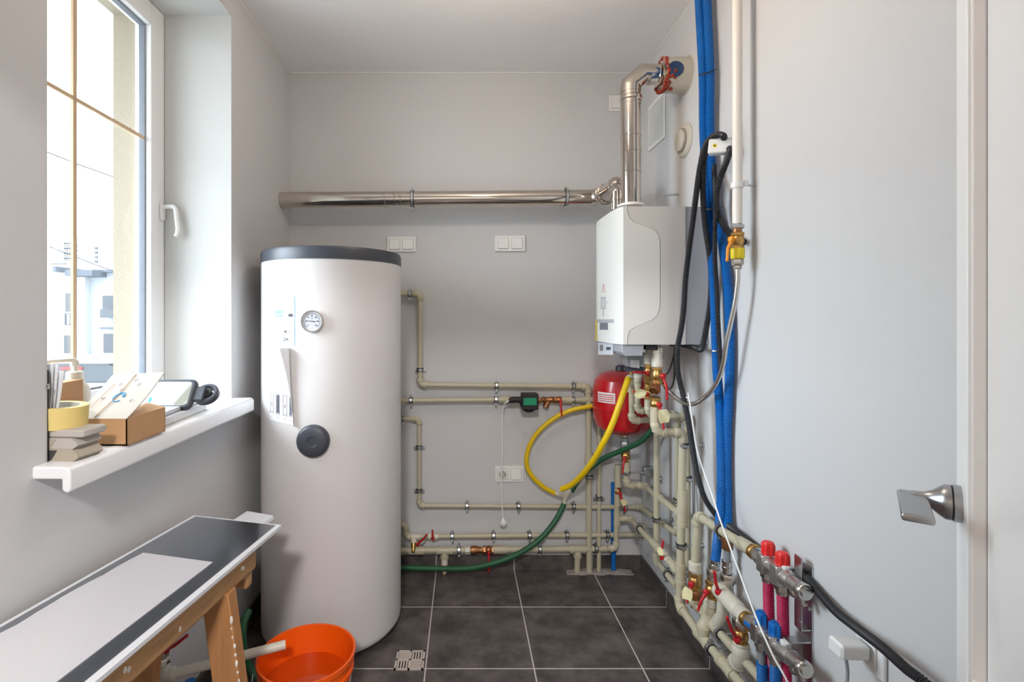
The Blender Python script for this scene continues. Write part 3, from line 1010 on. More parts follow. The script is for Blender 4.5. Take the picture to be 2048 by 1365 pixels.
# ------------------------------------------------------------------ things on the walls
def switch_plate(name, label, px0, px1, py0, py1, rockers, group, y=YB):
    a, b = P(px0, py0, y), P(px1, py1, y)
    c = (a + b) / 2
    t = thing(name, label, 'switch' if name == 'light_switch' else 'socket', V((c.x, y, b.z)), group)
    w, h = b.x - a.x, a.z - b.z
    MB().rbox(c + V((0, -.0048, 0)), (w, h, .009), .004, rot_to((0, -1, 0), (0, 0, 1))).build('plate', 'white_plastic', t)
    n = len(rockers)
    cw = w / n
    for k, kind in enumerate(rockers):
        rc = V((a.x + cw * (k + .5) + (.003 if n == 2 and k == 0 else -.003 if n == 2 else 0), y - .0105, c.z))
        MB().rbox(rc + V((0, .0018, 0)), (.058, .058, .003), .003, rot_to((0, -1, 0), (0, 0, 1))).build('gap_plate', 'collar_grey', t)  # grey plate put in to draw the shaded gap around each insert
        if kind == 'r':
            MB().rbox(rc, (.0545, .0545, .009), .003, rot_to((0, -1, .05), (0, 0, 1))).build('rocker', 'white_plastic', t)
        else:
            MB().rbox(rc, (.054, .054, .004), .003, rot_to((0, -1, 0), (0, 0, 1))).build('socket_insert', 'white_plastic', t)
            MB().lathe([(0, .0205), (.004, .0205), (.004, .0185), (.0008, .0185), (.0008, .004)], rc + V((0, -.0018, 0)), (0, -1, 0), 32).build('socket_well', 'collar_grey', t)
            MB().lathe([(0, .0028), (.0005, .0028)], rc + V((-.0095, -.0028, 0)), (0, -1, 0), 10).lathe([(0, .0028), (.0005, .0028)], rc + V((.0095, -.0028, 0)), (0, -1, 0), 10).build('socket_hole', 'ink_black', t)
            MB().box(rc + V((0, -.004, .018)), (.006, .003, .004)).box(rc + V((0, -.004, -.018)), (.006, .003, .004)).build('earth_clip', 'zinc', t)
    return t
switch_plate('light_switch', 'white double light switch on the back wall right above the tank', 774, 832, 474, 504.5, 'rr', None)
switch_plate('light_switch', 'white double light switch on the back wall left of the boiler', 989.5, 1050, 472, 503.5, 'rr', None)
switch_plate('light_switch', 'single white light switch high on the back wall behind the flue pipe', 1218, 1249, 192, 223.5, 'r', None)
switch_plate('wall_socket', 'white double plate with a socket and a switch low on the back wall', 989.5, 1047, 932.5, 964, 'sr', None)

vg = thing('vent_grille', 'white rectangular ventilation grille on the right wall beside the flue', 'vent', (XR, 2.38, 2.1))
va, vb = PX(1299, 255, XR), PX(1332, 225, XR)
vz1, vz0 = PX(1332, 178, XR).z, PX(1332, 274, XR).z
MB().rbox(((XR - .004), (va.y + vb.y) / 2, (vz0 + vz1) / 2), (abs(va.y - vb.y), vz1 - vz0, .008), .004, rot_to((-1, 0, 0), (0, 0, 1))).build('frame', 'white_plastic', vg)
sl = MB()
for k in range(26):
    z = vz0 + .02 + (vz1 - vz0 - .04) * k / 25
    sl.box((XR - .0095, (va.y + vb.y) / 2, z), (.0014, abs(va.y - vb.y) - .03, .0055), Matrix.Rotation(.12, 3, 'Y'))
sl.build('slats', 'white_plastic', vg)

rc_ = PX(1370, 281, XR)
rp = thing('round_wall_cap', 'round grey plastic cap over a wall opening below the flue collar', 'wall cap', rc_)
MB().lathe([(0, .072), (-.004, .072), (-.012, .064), (-.014, .04)], rc_, (1, 0, 0), 40).build('flange', 'collar_grey', rp)
MB().lathe([(-.012, .046), (-.026, .044), (-.028, .04), (-.028, .01)], rc_, (1, 0, 0), 36).build('plug', 'collar_grey', rp)
MB().lathe([(-.013, .049), (-.02, .049), (-.02, .045), (-.013, .045)], rc_, (1, 0, 0), 36, closed=True).build('groove_ring', 'mortar', rp)
sp_ = PX(1357, 389, XR)
tag(MB().tube([sp_, sp_ + V((-.062, 0, -.004))], .0048, 10).build('wall_bolt', 'zinc'), 'bare steel bolt sticking out of the wall above the boiler', 'bolt')

# ------------------------------------------------------------------ plumbing kit
def elbow_mb(p, d1, d2, r):
    """moulded elbow at p joining pipes that leave along d1 and d2"""
    p, d1, d2 = V(p), V(d1).normalized(), V(d2).normalized()
    a = 2.3 * r
    mb = MB().tube(fillet([p + d1 * a, p, p + d2 * a], 1.7 * r, 8), r * 1.26, 18)
    for d in (d1, d2):
        mb.lathe([(1.35 * r, r * 1.2), (1.4 * r, r * 1.38), (2.35 * r, r * 1.38), (2.45 * r, r * 1.3), (2.45 * r, r)], p, d, 20)
    return mb

def tee_mb(p, axis, branch, r, rb=None):
    p, axis = V(p), V(axis).normalized()
    mb = MB().lathe([(-2.6 * r, r), (-2.6 * r, r * 1.34), (-1.6 * r, r * 1.38), (-1.55 * r, r * 1.26), (1.55 * r, r * 1.26), (1.6 * r, r * 1.38), (2.6 * r, r * 1.34), (2.6 * r, r)], p, axis, 20)
    if branch is not None:
        rb = rb or r
        mb.lathe([(0, rb * 1.2), (1.7 * r, rb * 1.26), (1.75 * r, rb * 1.38), (2.7 * r, rb * 1.36), (2.7 * r, rb)], p, V(branch), 20)
    return mb

def coupling_mb(p, axis, r, L=2.4):
    return MB().lathe([(-L * r, r), (-L * r, r * 1.3), (-.1 * r, r * 1.34), (.1 * r, r * 1.34), (L * r, r * 1.3), (L * r, r)], p, axis, 20)

def pipe_run(label, pts, r, m='ppr_beige', tees=(), cpl=(), elbows=True, name='water_pipe', group=None, skip=()):
    """a run of welded plastic pipe: straight lengths with elbows, tees and couplings as parts"""
    pts = [V(p) for p in pts]
    t = thing(name, label, 'pipe', pts[0], group)
    for a, b in zip(pts, pts[1:]):
        MB().tube([a, b], r, 18).build('pipe', m, t)
    if elbows:
        for i in range(1, len(pts) - 1):
            if i in skip:
                continue
            elbow_mb(pts[i], pts[i - 1] - pts[i], pts[i + 1] - pts[i], r).build('elbow', m, t, smooth=45)
    for p, ax, br in tees:
        tee_mb(p, ax, br, r).build('tee', m, t, smooth=45)
    for p, ax in cpl:
        coupling_mb(p, ax, r).build('coupling', m, t, smooth=45)
    return t

def pipe_clamp(label, c, d, w, r, wall, group='pipe clamps on the back wall', stud=True, e=None):
    """rubber-lined steel clamp around a pipe at c running along d, its stud going along w to the wall"""
    c, d, w = V(c), V(d).normalized(), V(w).normalized()
    w = (w - d * w.dot(d)).normalized()
    e = V(e).normalized() if e is not None else d.cross(w).normalized()
    t = thing('pipe_clamp', label, 'pipe clamp', c, group)
    MB().lathe([(-.0095, r + .0002), (-.0095, r + .0038), (.0095, r + .0038), (.0095, r + .0002)], c, d, 28, closed=True).build('rubber_lining', 'black_rubber', t)
    MB().lathe([(-.0062, r + .0038), (-.0062, r + .0056), (.0062, r + .0056), (.0062, r + .0038)], c, d, 28, closed=True).build('band', 'zinc', t)
    R3 = Matrix((d, w, e)).transposed()
    for s in (-1, 1):
        lug = c + e * s * (r + .0105)
        mb = MB().box(lug, (.011, .012, .011), R3)
        mb.lathe([(-.012, .0036), (-.008, .0038), (-.008, .0022), (.009, .0022)], lug + e * s * .001, w, 10)
        mb.build('bolt_lug', 'zinc', t)
    if stud and wall > r + .012:
        MB().lathe([(r + .004, .0034), (wall - .003, .0034)], c, w, 10).lathe([(r + .0045, .006), (r + .0105, .006)], c, w, 6).lathe([(wall - .0045, .009), (wall - .0005, .010)], c, w, 14).build('wall_stud', 'zinc', t)
    return t

def hexnut(mb, p, axis, t0, t1, r):
    c = (t1 - t0) * .12
    return mb.lathe([(t0, r * .9), (t0 + c, r), (t1 - c, r), (t1, r * .9)], p, axis, 6)

def lever_mb(p, nrm, ldir, off, L, hub=.0085, w=.0048):
    p, nrm, ldir = V(p), V(nrm).normalized(), V(ldir).normalized()
    b = p + nrm * off
    mb = MB().lathe([(-.5 * hub, hub * .85), (-.2 * hub, hub), (.7 * hub, hub), (1.0 * hub, hub * .7)], b, nrm, 16)
    path = smooth_path([b + nrm * hub * .3, b + ldir * L * .22 + nrm * hub * .6, b + ldir * L * .45 + nrm * hub * 1.5, b + ldir * L + nrm * hub * 1.6], .006)
    mb.tube(path, w, 10, rf=lambda i, m: w * (1.25 - .45 * i / m))
    mb.ball(path[-1], w * 1.15, 10)
    return mb

def ball_valve(label, p, axis, nrm, ldir, r, L, lever=.07, body='brass', lev='red_lever', paper=None, off=None, hub=.0085, group=None):
    """ball valve at p along axis, lever hub on the nrm side, lever lying along ldir"""
    p, axis, nrm = V(p), V(axis).normalized(), V(nrm).normalized()
    t = thing('ball_valve', label, 'valve', p, group)
    mb = MB()
    h = L / 2
    hexnut(mb, p, axis, -h, -h * .55, r * 1.32)
    hexnut(mb, p, axis, h * .55, h, r * 1.32)
    mb.lathe([(-h * .6, r * 1.02), (-h * .45, r * 1.12), (-h * .3, r * 1.3), (0, r * 1.38), (h * .3, r * 1.3), (h * .45, r * 1.12), (h * .6, r * 1.02)], p, axis, 20)
    off = off or r * 1.75
    mb.lathe([(0, r * .55), (off, r * .45)], p, nrm, 12)
    mb.build('body', body, t, smooth=40)
    lo = lever_mb(p, nrm, ldir, off, lever, hub).build('lever', lev, t, smooth=50)
    if paper is not None:
        q = p + nrm * (off + hub * 2.3) + V(ldir).normalized() * lever * .45
        ld = V(ldir).normalized()
        sd = ld.cross(nrm).normalized()
        s = paper
        fn = lambda u, v: q + ld * ((v - .5) * .034 * s) + sd * ((u - .5) * .02 * s * (1 + .5 * math.sin(3 * v))) + nrm * (.003 * math.sin(5 * u + 3 * v) + .002)
        MB().grid(fn, 8, 8, lambda u, v: nrm * .0006).build('paper_tag', 'tag_paper', t)
    return t

BWD, RWD = V((0, 1, 0)), V((1, 0, 0))      # towards the back wall / towards the right wall
UP, DN, LF, RT, NEAR, FAR = V((0, 0, 1)), V((0, 0, -1)), V((-1, 0, 0)), V((1, 0, 0)), V((0, -1, 0)), V((0, 1, 0))
YP = 2.622                                  # centre line of the pipes on the back wall
W_ = YB - YP
def B(px, py, y=YP):
    return P(px, py, y)

# ------------------------------------------------------------------ pipes on the back wall
r1, r2, r3, r5 = .0137, .0132, .0115, .0165
pipe_run('upper beige pipe from the tank, dropping and running right to the corner riser', [B(770, 588), B(840, 588.5), B(840, 770), B(1177, 774)], r1)
pipe_run('thick beige riser on the back wall left of the red vessel', [B(1177, 774) + V((0, 0, .001)), B(1178.5, 1150)], .0155, cpl=[(B(1178, 920), UP)])
elbow_mb(B(1177, 774), LF, DN, .0142).build('elbow', 'ppr_beige', SC.objects['water_pipe.001'], smooth=45)
pipe_run('beige circulation pipe from the tank to the black pump', [B(770, 802), B(1014, 800)], r2, cpl=[(B(1012, 800), RT)])
pipe_run('short beige pipe from the brass valve to the riser behind the red vessel', [B(1133, 800.5), B(1215, 800)], r2, tees=[(B(1178, 800), RT, None)], cpl=[(B(1134, 800.5), RT)])
pipe_run('middle beige pipe dropping beside the tank and running low along the back wall', [B(770, 838.5), B(838, 838.5), B(838.5, 1012), B(1284, 1015, 2.626)], r3, skip=())
pipe_run('lower beige pipe along the back wall from the drain valve to the corner', [B(790, 1050), B(811, 1050), B(812, 1074), B(1287, 1070), B(1287, 1050)], .0125, skip=(3,))
pipe_run('lowest thick beige pipe along the back wall just above the dark skirting', [B(770, 1102), B(1218, 1098)], .0158, tees=[(B(889, 1101.5), RT, DN), (B(1155, 1099), RT, DN)], cpl=[(B(833, 1102), RT), (B(1000, 1100), RT)])
pipe_run('short beige stub from the lowest pipe into the floor', [B(1155, 1104), B(1154, 1150)], .0155)
pipe_run('thin beige riser on the back wall just right of the thick riser', [B(1199, 830), B(1197.5, 1150)], .0112)
RY = 2.588
pipe_run('beige riser right of the red vessel with a red-levered valve', [B(1216, 1098, RY), B(1232, 1097, RY), B(1235, 930, RY)], .0128, tees=[(B(1234, 1038, RY), UP, RT)], cpl=[(B(1235, 1000, RY), UP), (B(1236, 962, RY), UP), (B(1236, 942, RY), UP)])
tag(MB().tube([P(1227, 966, 2.636), P(1227, 1148, 2.636)], .0125, 16).build('blue_conduit', 'blue_hose'), 'straight blue conduit in the back corner behind the valve riser', 'conduit')
tag(MB().lathe([(-.02, .017), (.02, .017), (.026, .013)], B(1160, 772, 2.63) + V((0, 0, 0)), RT, 16).build('pipe_coupling', 'ppr_beige'), 'beige coupling at the right end of the upper pipe', 'coupling')

HC = [  # clamps: label, px, py, pipe radius, direction
    ('clamp on the short top pipe right beside the tank', 820, 588.5, r1, RT),
    ('clamp on the upper vertical pipe beside the tank', 840, 740, r1, UP),
    ('clamp on the upper horizontal pipe above the pump cable', 993, 772, r1, RT),
    ('clamp on the upper horizontal pipe nearest the red vessel', 1147, 773.5, r1, RT),
    ('clamp on the circulation pipe beside the tank', 822, 801.5, r2, RT),
    ('clamp on the circulation pipe just left of the black pump', 992, 800, r2, RT),
    ('clamp on the circulation pipe right of the brass valve', 1146, 800.5, r2, RT),
    ('clamp half hidden by the tank on the middle pipe', 803, 838.5, r3, RT),
    ('upper clamp on the vertical stretch of the middle pipe', 838, 895, r3, UP),
    ('lower clamp on the vertical stretch of the middle pipe', 838.3, 981.5, r3, UP),
    ('clamp on the low middle pipe left of the white plug', 934, 1012.5, r3, RT),
    ('clamp on the low middle pipe right of the white plug', 1037, 1013.2, r3, RT),
    ('clamp on the low middle pipe under the hose joint', 1147, 1014, r3, RT),
    ('clamp on the low middle pipe right of the valve riser', 1250, 1014.8, r3, RT),
    ('first clamp on the lower pipe, next to the red drain lever', 904.5, 1073.3, .0125, RT),
    ('second clamp from the tank on the lower pipe', 987, 1072.5, .0125, RT),
    ('clamp on the lower pipe where the green hose crosses it', 1059, 1072, .0125, RT),
    ('clamp on the lower pipe left of the thick riser', 1134, 1071.3, .0125, RT),
    ('clamp on the lower pipe right of the thin riser', 1215, 1070.6, .0125, RT),
    ('clamp on the lowest pipe left of the check valve', 918, 1101, .0158, RT),
    ('clamp on the lowest pipe below the green hose', 1079.5, 1099.5, .0158, RT),
    ('clamp on the lowest pipe beside the corner elbow', 1192, 1098.4, .0158, RT),
    ('clamp on the thick riser beside the red vessel', 1178, 817, .0155, UP),
    ('clamp on the thick riser below the yellow hoses', 1178, 954, .0155, UP),
    ('clamp on the thin riser below the green hose end', 1198, 997, .0112, UP),
]
for lb, px, py, r, d in HC:
    pipe_clamp('steel ' + lb, B(px, py), d, BWD, r, W_)

# circulation pump, strainer and valve
pu = thing('circulation_pump', 'small black circulation pump with green label on the back wall pipe', 'pump', B(1059, 801))
pc = B(1059, 801)
MB().rbox(B(1059, 802.5, 2.55), (.083, .08, .06), .006, rot_to((0, -1, 0), (0, 0, 1))).build('control_box', 'black_rubber', pu)
MB().lathe([(-.035, .03), (-.028, .042), (.0, .043), (.04, .043), (.044, .038)], B(1056, 806, 2.60), (0, -1, 0), 32).build('motor_housing', 'black_rubber', pu)
MB().prism([B(1047, 796.5, 2.5185), B(1073, 796.5, 2.5185), B(1073, 811, 2.5185), B(1047, 811, 2.5185)], (0, -.001, 0)).build('label_plate', 'green_label', pu)
cn = MB().tube([B(1017.5, 802, 2.56), B(1020, 802, 2.56)], .012, 14)
cn.tube([B(1019, 801.5, 2.56), B(1025, 800, 2.56), B(1043, 800, 2.56)], .015, 14, rf=lambda i, m: (.0125, .0145, .016)[i])
cn.build('cable_connector', 'black_rubber', pu)
mb = MB()
hexnut(mb, B(1080, 801), RT, -.02, .006, .016)
hexnut(mb, B(1030, 800), RT, -.03, .0, .019)
mb.build('union_nut', 'bronze', pu)
ys = thing('strainer', 'bronze Y strainer between the pump and the red-levered valve', 'strainer', B(1095, 800))
mb = MB().lathe([(-.028, .014), (-.02, .017), (-.01, .0135), (.012, .0135), (.022, .017), (.03, .014)], B(1095, 800), RT, 18)
mb.lathe([(0, .012), (.03, .013), (.03, .016), (.042, .016), (.042, .006)], B(1098, 800), (-.45, 0, -.9), 10)
mb.build('body', 'bronze', ys)
ball_valve('bronze ball valve with hanging red lever right of the pump', B(1119, 800.5), RT, NEAR, DN + RT * .06, .0135, .062, .074, body='bronze')

# pump cable hanging down to its plug
cb = thing('power_cable', 'white pump cable hanging down the wall to a loose round plug', 'cable', B(1018, 802, 2.56))
MB().tube(smooth_path([B(1019, 802, 2.56), B(1012, 805, 2.56), B(1007, 815, 2.58), B(1004.5, 845, 2.60), B(1005, 900, 2.6), B(1003, 950, 2.6), B(1003.5, 1000, 2.6), B(1006, 1036, 2.6)], .012), .0036, 10).build('cord', 'white_plastic', cb)
mb = MB().ball(B(1006.5, 1047, 2.605), .0185, 18, (1, .7, 1.05)).tube([B(1006, 1036, 2.602), B(1006, 1043, 2.602)], .007, 12, rf=lambda i, m: .0045 if i == 0 else .011)
mb.build('plug', 'white_plastic', cb)

# drain cocks on the left of the low pipes
t = thing('drain_cock', 'brass drain cock with red lever on the lower pipe beside the tank', 'valve', B(829, 1080))
tee_mb(B(828, 1074), RT, V((0, -.5, -.6)), .0125).build('tee', 'ppr_pale', t, smooth=45)
mb = MB().lathe([(.015, .012), (.05, .012), (.055, .009), (.075, .009), (.075, .006)], B(828, 1074), V((0, -.5, -.6)), 16)
mb.build('spout', 'brass', t)
lever_mb(B(833, 1088, 2.59), (.5, -.8, .1), (.55, -.1, .75), .012, .068).build('lever', 'red_lever', t, smooth=50)
ball_valve('small valve with upright red lever at the start of the lower pipe', B(866, 1074), RT, NEAR, UP, .0125, .05, .045, body='ppr_pale')
t = thing('drain_cock', 'beige drain cock with red collar hanging below the lowest pipe', 'valve', B(889, 1125))
MB().lathe([(.03, .016), (.07, .0175), (.09, .0165), (.096, .013), (.122, .012), (.122, .007)], B(889, 1101.5), (0, -.12, -1), 18).build('body', 'ppr_pale', t)
mb = MB().lathe([(.07, .0205), (.082, .0205)], B(889, 1101.5), (0, -.12, -1), 18)
lever_mb(B(889, 1101.5) + V((0, -.01, -.076)), (0, -1, 0), (.9, -.3, .2), .014, .03).build('lever', 'red_lever', t, smooth=50)
mb.build('collar', 'red_lever', t)
MB().lathe([(.11, .0135), (.126, .0135), (.126, .008), (.118, .006)], B(889, 1101.5), (0, -.12, -1), 16).build('outlet', 'brass', t)
t = thing('check_valve', 'bronze check valve with threaded ends on the lowest pipe', 'valve', B(952, 1101))
mb = MB().lathe([(-.034, .017), (-.03, .021), (-.005, .0215), (.004, .018), (.028, .0175), (.034, .0165)], B(954, 1101), RT, 20)
mb.build('body', 'bronze', t)
mb = MB()
hexnut(mb, B(936, 1101.2), RT, -.016, .012, .021)
mb.build('union_nut', 'ppr_pale', t)
ball_valve('bronze ball valve with hanging red lever on the lowest pipe', B(977, 1101), RT, NEAR, DN, .0165, .055, .088, body='bronze')
ball_valve('valve with red lever and paper tag on the corner riser', B(1236, 985, RY), UP, V((.15, -1, 0)), DN + RT * .25, .013, .06, .085, body='bronze', paper=1.0)

# ------------------------------------------------------------------ loose hoses
hose('garden_hose', 'yellow hose hanging in front of the red vessel with a cut open end', 'hose',
     [P(1257, 756, 2.235), P(1250, 777, 2.22), P(1238, 812, 2.2), P(1225, 848, 2.2), P(1208, 884, 2.22), P(1187, 921, 2.28), P(1163, 952, 2.36), P(1143, 970, 2.42), P(1123, 979.5, 2.46)], .0135, 'yellow_hose')
hose('garden_hose', 'yellow hose looping over the back wall from the riser to the grey hose joint', 'hose',
     [B(1188, 812, 2.585), B(1165, 816, 2.585), B(1140, 822, 2.59), B(1107, 838, 2.6), B(1075, 866, 2.6), B(1058, 895, 2.6), B(1053, 925, 2.6), B(1062, 950, 2.6), B(1086, 974, 2.6), B(1113, 989, 2.6)], .0118, 'yellow_hose')
yj = thing('hose_joint', 'grey plastic Y hose joint between the yellow and green hoses', 'hose joint', B(1130, 995, 2.59))
mb = MB()
for q in ((1110, 987), (1146, 978), (1128, 1010)):
    mb.tube([B(1131, 994, 2.59), B(q[0], q[1], 2.594)], .0115, 14, rf=lambda i, m: (.0125, .0085)[i])
mb.ball(B(1131, 994, 2.59), .014, 14)
mb.build('body', 'ppr_pale', yj)
hose('garden_hose', 'green hose rising from the grey hose joint behind the yellow hose to the red vessel', 'hose',
     [B(1143, 984, 2.594), B(1152, 968, 2.595), B(1168, 948, 2.59), B(1190, 930, 2.575), P(1206, 918, 2.56), P(1240, 903, 2.5), P(1270, 890, 2.42), P(1290, 877, 2.36), P(1306, 858, 2.33)], .0128, 'green_hose')
hose('garden_hose', 'dark green hose sweeping down from the grey joint and along the back skirting', 'hose',
     [B(1128, 1008, 2.597), B(1122, 1022, 2.59), B(1108, 1046, 2.575), B(1085, 1074, 2.56), P(1056, 1097, 2.55), P(1022, 1115, 2.55), P(980, 1129, 2.55), P(935, 1137.5, 2.56), P(880, 1138, 2.58), P(800, 1136, 2.6), P(740, 1135, 2.61)], .0132, 'green_hose')

# ------------------------------------------------------------------ red expansion vessel
EVY = 2.5
ec = P(1245.5, 800, EVY)
ev = thing('expansion_vessel', 'round red expansion vessel hanging under the boiler', 'expansion vessel', V((ec.x, EVY, P(0, 869, EVY).z)))
er = .145
zt, zb = P(0, 741, EVY).z, P(0, 869, EVY).z
zm = P(0, 815, EVY).z
prof = [(zb, .02), (zb + .004, .055), (zb + .016, .095), (zb + .04, .125), (zb + .075, .141), (zm - .006, er - .002), (zm - .004, er + .003), (zm + .004, er + .003), (zm + .006, er - .001), (zt - .085, er - .002), (zt - .045, .133), (zt - .018, .105), (zt - .004, .065), (zt, .02)]
MB().lathe(prof, (ec.x, EVY, 0), (0, 0, 1), 64).build('vessel', 'red_paint', ev, smooth=25)
MB().lathe([(zt - .004, .026), (zt + .018, .024), (zt + .026, .014)], (ec.x - .01, EVY, 0), (0, 0, 1), 24).build('valve_cap', 'dark_plastic', ev)
def ept(a, z, off=0):
    return V((ec.x + (er + off) * math.sin(a), EVY - (er + off) * math.cos(a), z))
lz0, lz1 = P(0, 809, EVY - .13).z, P(0, 788, EVY - .13).z
ex = MB().grid(lambda s, t: ept(-1.20 + .66 * s, lz0 + (lz1 - lz0) * t, .0012), 10, 2, lambda s, t: V((.0004, -.0003, 0)))
el_ = ex.build('label', 'paper_white', ev)
rl = MB()
for k in range(4):
    rl.grid(lambda s, t: ept(-1.17 + .60 * s, lz0 + (lz1 - lz0) * (.14 + .2 * k + .08 * t), .0022), 10, 1, lambda s, t: V((-.0003, -.0002, 0)))
rl.build('printed_lines', 'ink_red', el_)
MB().lathe([(zb - .014, .034), (zb - .008, .04), (zb + .002, .04)], (ec.x + .008, EVY, 0), (0, 0, 1), 32).build('flange', 'nickel', ev)
ux = ec.x + .012
un = thing('pipe_union', 'steel union below the red expansion vessel', 'union', (ux, EVY, zb - .06))
mb = MB()
hexnut(mb, (ux, EVY, 0), UP, P(0, 901, EVY).z, P(0, 884, EVY).z, .024)
mb.lathe([(P(0, 912, EVY).z, .015), (P(0, 874, EVY).z, .016)], (ux, EVY, 0), UP, 18)
mb.build('nut', 'zinc', un)
ball_valve('brass valve with red lever hanging below the red vessel', P(1251.5, 913, EVY), UP, V((-.5, -1, 0)), DN + LF * .12, .0165, .055, .07, off=.034)
xr = .889
eA = P(1253.5, 972, EVY)
eB = V((.886, EVY, eA.z + .001))
ry = 1.975
R2c = lambda py, sh=0: P(1369 - (py - 880) * .030 + sh, py, ry)
eC = R2c(1033)
pipe_run('beige pipe from the red vessel valve running forward to the thick riser', [P(1253, 922, EVY), eA, eB, eC], .0138, cpl=[(P(1253, 932, EVY), UP), (eB.lerp(eC, .42), eC - eB)])
pipe_clamp('clamp below the red vessel valve with a long threaded rod', P(1253.5, 946, EVY), UP, RT, .0138, .931 - P(1253, 946, EVY).x, group='pipe clamps on the right wall')
zpl = P(1300, 942, EVY)
rb = thing('rod_bracket', 'zinc bracket plate on the wall holding the long threaded rod', 'bracket', V((XR, EVY, zpl.z)))
MB().bx((XR - .05, EVY - .02, zpl.z - .022), (XR - .001, EVY + .02, zpl.z + .02)).build('block', 'zinc', rb, bevel=.003)
MB().bx((XR - .004, EVY - .12, zpl.z - .028), (XR - .0005, EVY + .03, zpl.z + .006)).build('plate', 'zinc', rb)
MB().lathe([(0, .008), (.006, .008)], (XR - .004, EVY - .095, zpl.z - .012), LF, 6).build('bolt_head', 'zinc', rb)

# ------------------------------------------------------------------ risers and valves under the boiler
V1Y = 1.975
def v1(py, px=1312):
    return P(px, py, V1Y)
t = thing('pipe_union', 'large beige threaded union right under the boiler bottom', 'union', v1(720, 1314))
mb = MB()
hexnut(mb, v1(702, 1314), UP, -.012, .012, .0215)
mb.build('hex_nut', 'ppr_pale', t)
MB().lathe([(P(0, 735, V1Y).z, .019), (P(0, 733, V1Y).z, .0225), (P(0, 719, V1Y).z, .0222), (P(0, 717, V1Y).z, .0195), (P(0, 706, V1Y).z, .019)], V((v1(720, 1314.5).x, V1Y, 0)), UP, 24).build('sleeve', 'ppr_pale', t)
MB().lathe([(P(0, 699, V1Y).z, .009), (P(0, 685, V1Y).z, .009)], V((v1(690, 1315).x, V1Y, 0)), UP, 14).build('thread', 'nickel', t)
ball_valve('brass ball valve with long hanging red lever at the boiler outlet', v1(751, 1314), UP, V((.45, -1, 0)), DN + RT * .03, .0155, .07, .085, off=.03, hub=.0105)
ys = thing('strainer', 'brass Y strainer with hexagonal cap below the boiler outlet valve', 'strainer', v1(772))
mb = MB().lathe([(-.03, .016), (-.02, .0175), (.02, .0165), (.03, .015)], v1(776, 1312), UP, 18)
mb.lathe([(0, .013), (.028, .015), (.03, .02), (.045, .02), (.045, .006)], v1(766, 1314), V((-.55, -.6, -.75)), 6)
mb.build('body', 'bronze', ys)
MB().lathe([(-.006, .0185), (0, .02), (.006, .0185)], v1(788, 1311.5), UP, 20).build('union_ring', 'nickel', ys)
ball_valve('lower brass valve with red lever and cream paper tag under the boiler outlet', v1(808, 1311), UP, V((.12, -1, 0)), DN + RT * .1, .0155, .05, .085, off=.028, hub=.0105, paper=1.5)
r32 = .0152
pipe_run('thick beige riser on the right wall fed by the elbow under the boiler valve',
         [v1(822, 1310.5), v1(864, 1312), P(1366, 866, V1Y), R2c(1212), PX(1398, 1268, .838), PX(1455, 1337, .85), PX(1530, 1424, .865)], r32,
         tees=[(R2c(1033), UP, V((.1, 1, 0))), (R2c(1148, 0), UP, V((-.05, 1, -.0))), (PX(1407, 1279, .839), PX(1400, 1270, .838) - PX(1455, 1337, .85), UP), (PX(1453, 1335, .85), PX(1400, 1270, .838) - PX(1455, 1337, .85), V((1, .1, .25)))],
         cpl=[(R2c(1000), UP), (v1(833, 1311), UP)], skip=(4, 5))
pipe_clamp('clamp at the top of the thick riser with bolted stud to the right wall', R2c(891), UP, RT, r32, XR - R2c(891).x, group='pipe clamps on the right wall')
pipe_clamp('clamp low on the thick riser below its tee', R2c(1092), UP, RT, r32, XR - R2c(1092).x, group='pipe clamps on the right wall')
fd = PX(1400, 1270, .838) - PX(1455, 1337, .85)
pipe_clamp('clamp on the front floor pipe below the thick riser', PX(1422, 1299, .843), fd, RT, r32, XR - .843, group='pipe clamps on the right wall')

# second valve set behind
V2Y = 2.1
t = thing('pipe_union', 'beige union half hidden behind the large union under the boiler', 'union', P(1296, 718, V2Y))
MB().lathe([(P(0, 729, V2Y).z, .016), (P(0, 727, V2Y).z, .019), (P(0, 712, V2Y).z, .019), (P(0, 709, V2Y).z, .015), (P(0, 690, V2Y).z, .011)], V((P(1297, 0, V2Y).x, V2Y, 0)), UP, 22).build('sleeve', 'ppr_pale', t)
ball_valve('rear brass valve with red lever pointing left under the boiler', P(1297.5, 745, V2Y), UP, V((-.55, -1, 0)), LF + UP * .1, .0145, .066, .052, off=.03, hub=.0095)
ys = thing('strainer', 'rear brass strainer behind the boiler outlet valve', 'strainer', P(1297, 770, V2Y))
mb = MB().lathe([(-.028, .0145), (-.015, .017), (.015, .016), (.028, .0145)], P(1297, 771, V2Y), UP, 18)
mb.lathe([(0, .012), (.03, .013), (.03, .016), (.04, .016)], P(1297, 768, V2Y), V((-.3, -.6, .4)), 6)
mb.build('body', 'brass', ys)
ball_valve('rear lower brass valve with red lever and pale paper tag', P(1297, 787, V2Y), UP, V((-.6, -1, 0)), LF + UP * .25, .0145, .05, .05, off=.032, hub=.0095, paper=1.3)
TX = .889
tT = V((TX, 2.15, P(0, 826, 2.15).z))
pipe_run('beige pipe from the rear valve to the slim riser on the right wall',
         [P(1297, 798, V2Y), P(1297, 828, V2Y), V((TX, V2Y + .01, tT.z)), tT + V((0, -.04 + .05, -.34 - .0)) if False else V((TX, V2Y + .012, P(1350, 1070, V2Y).z))], .0122,
         cpl=[(P(1297, 808, V2Y), UP)])
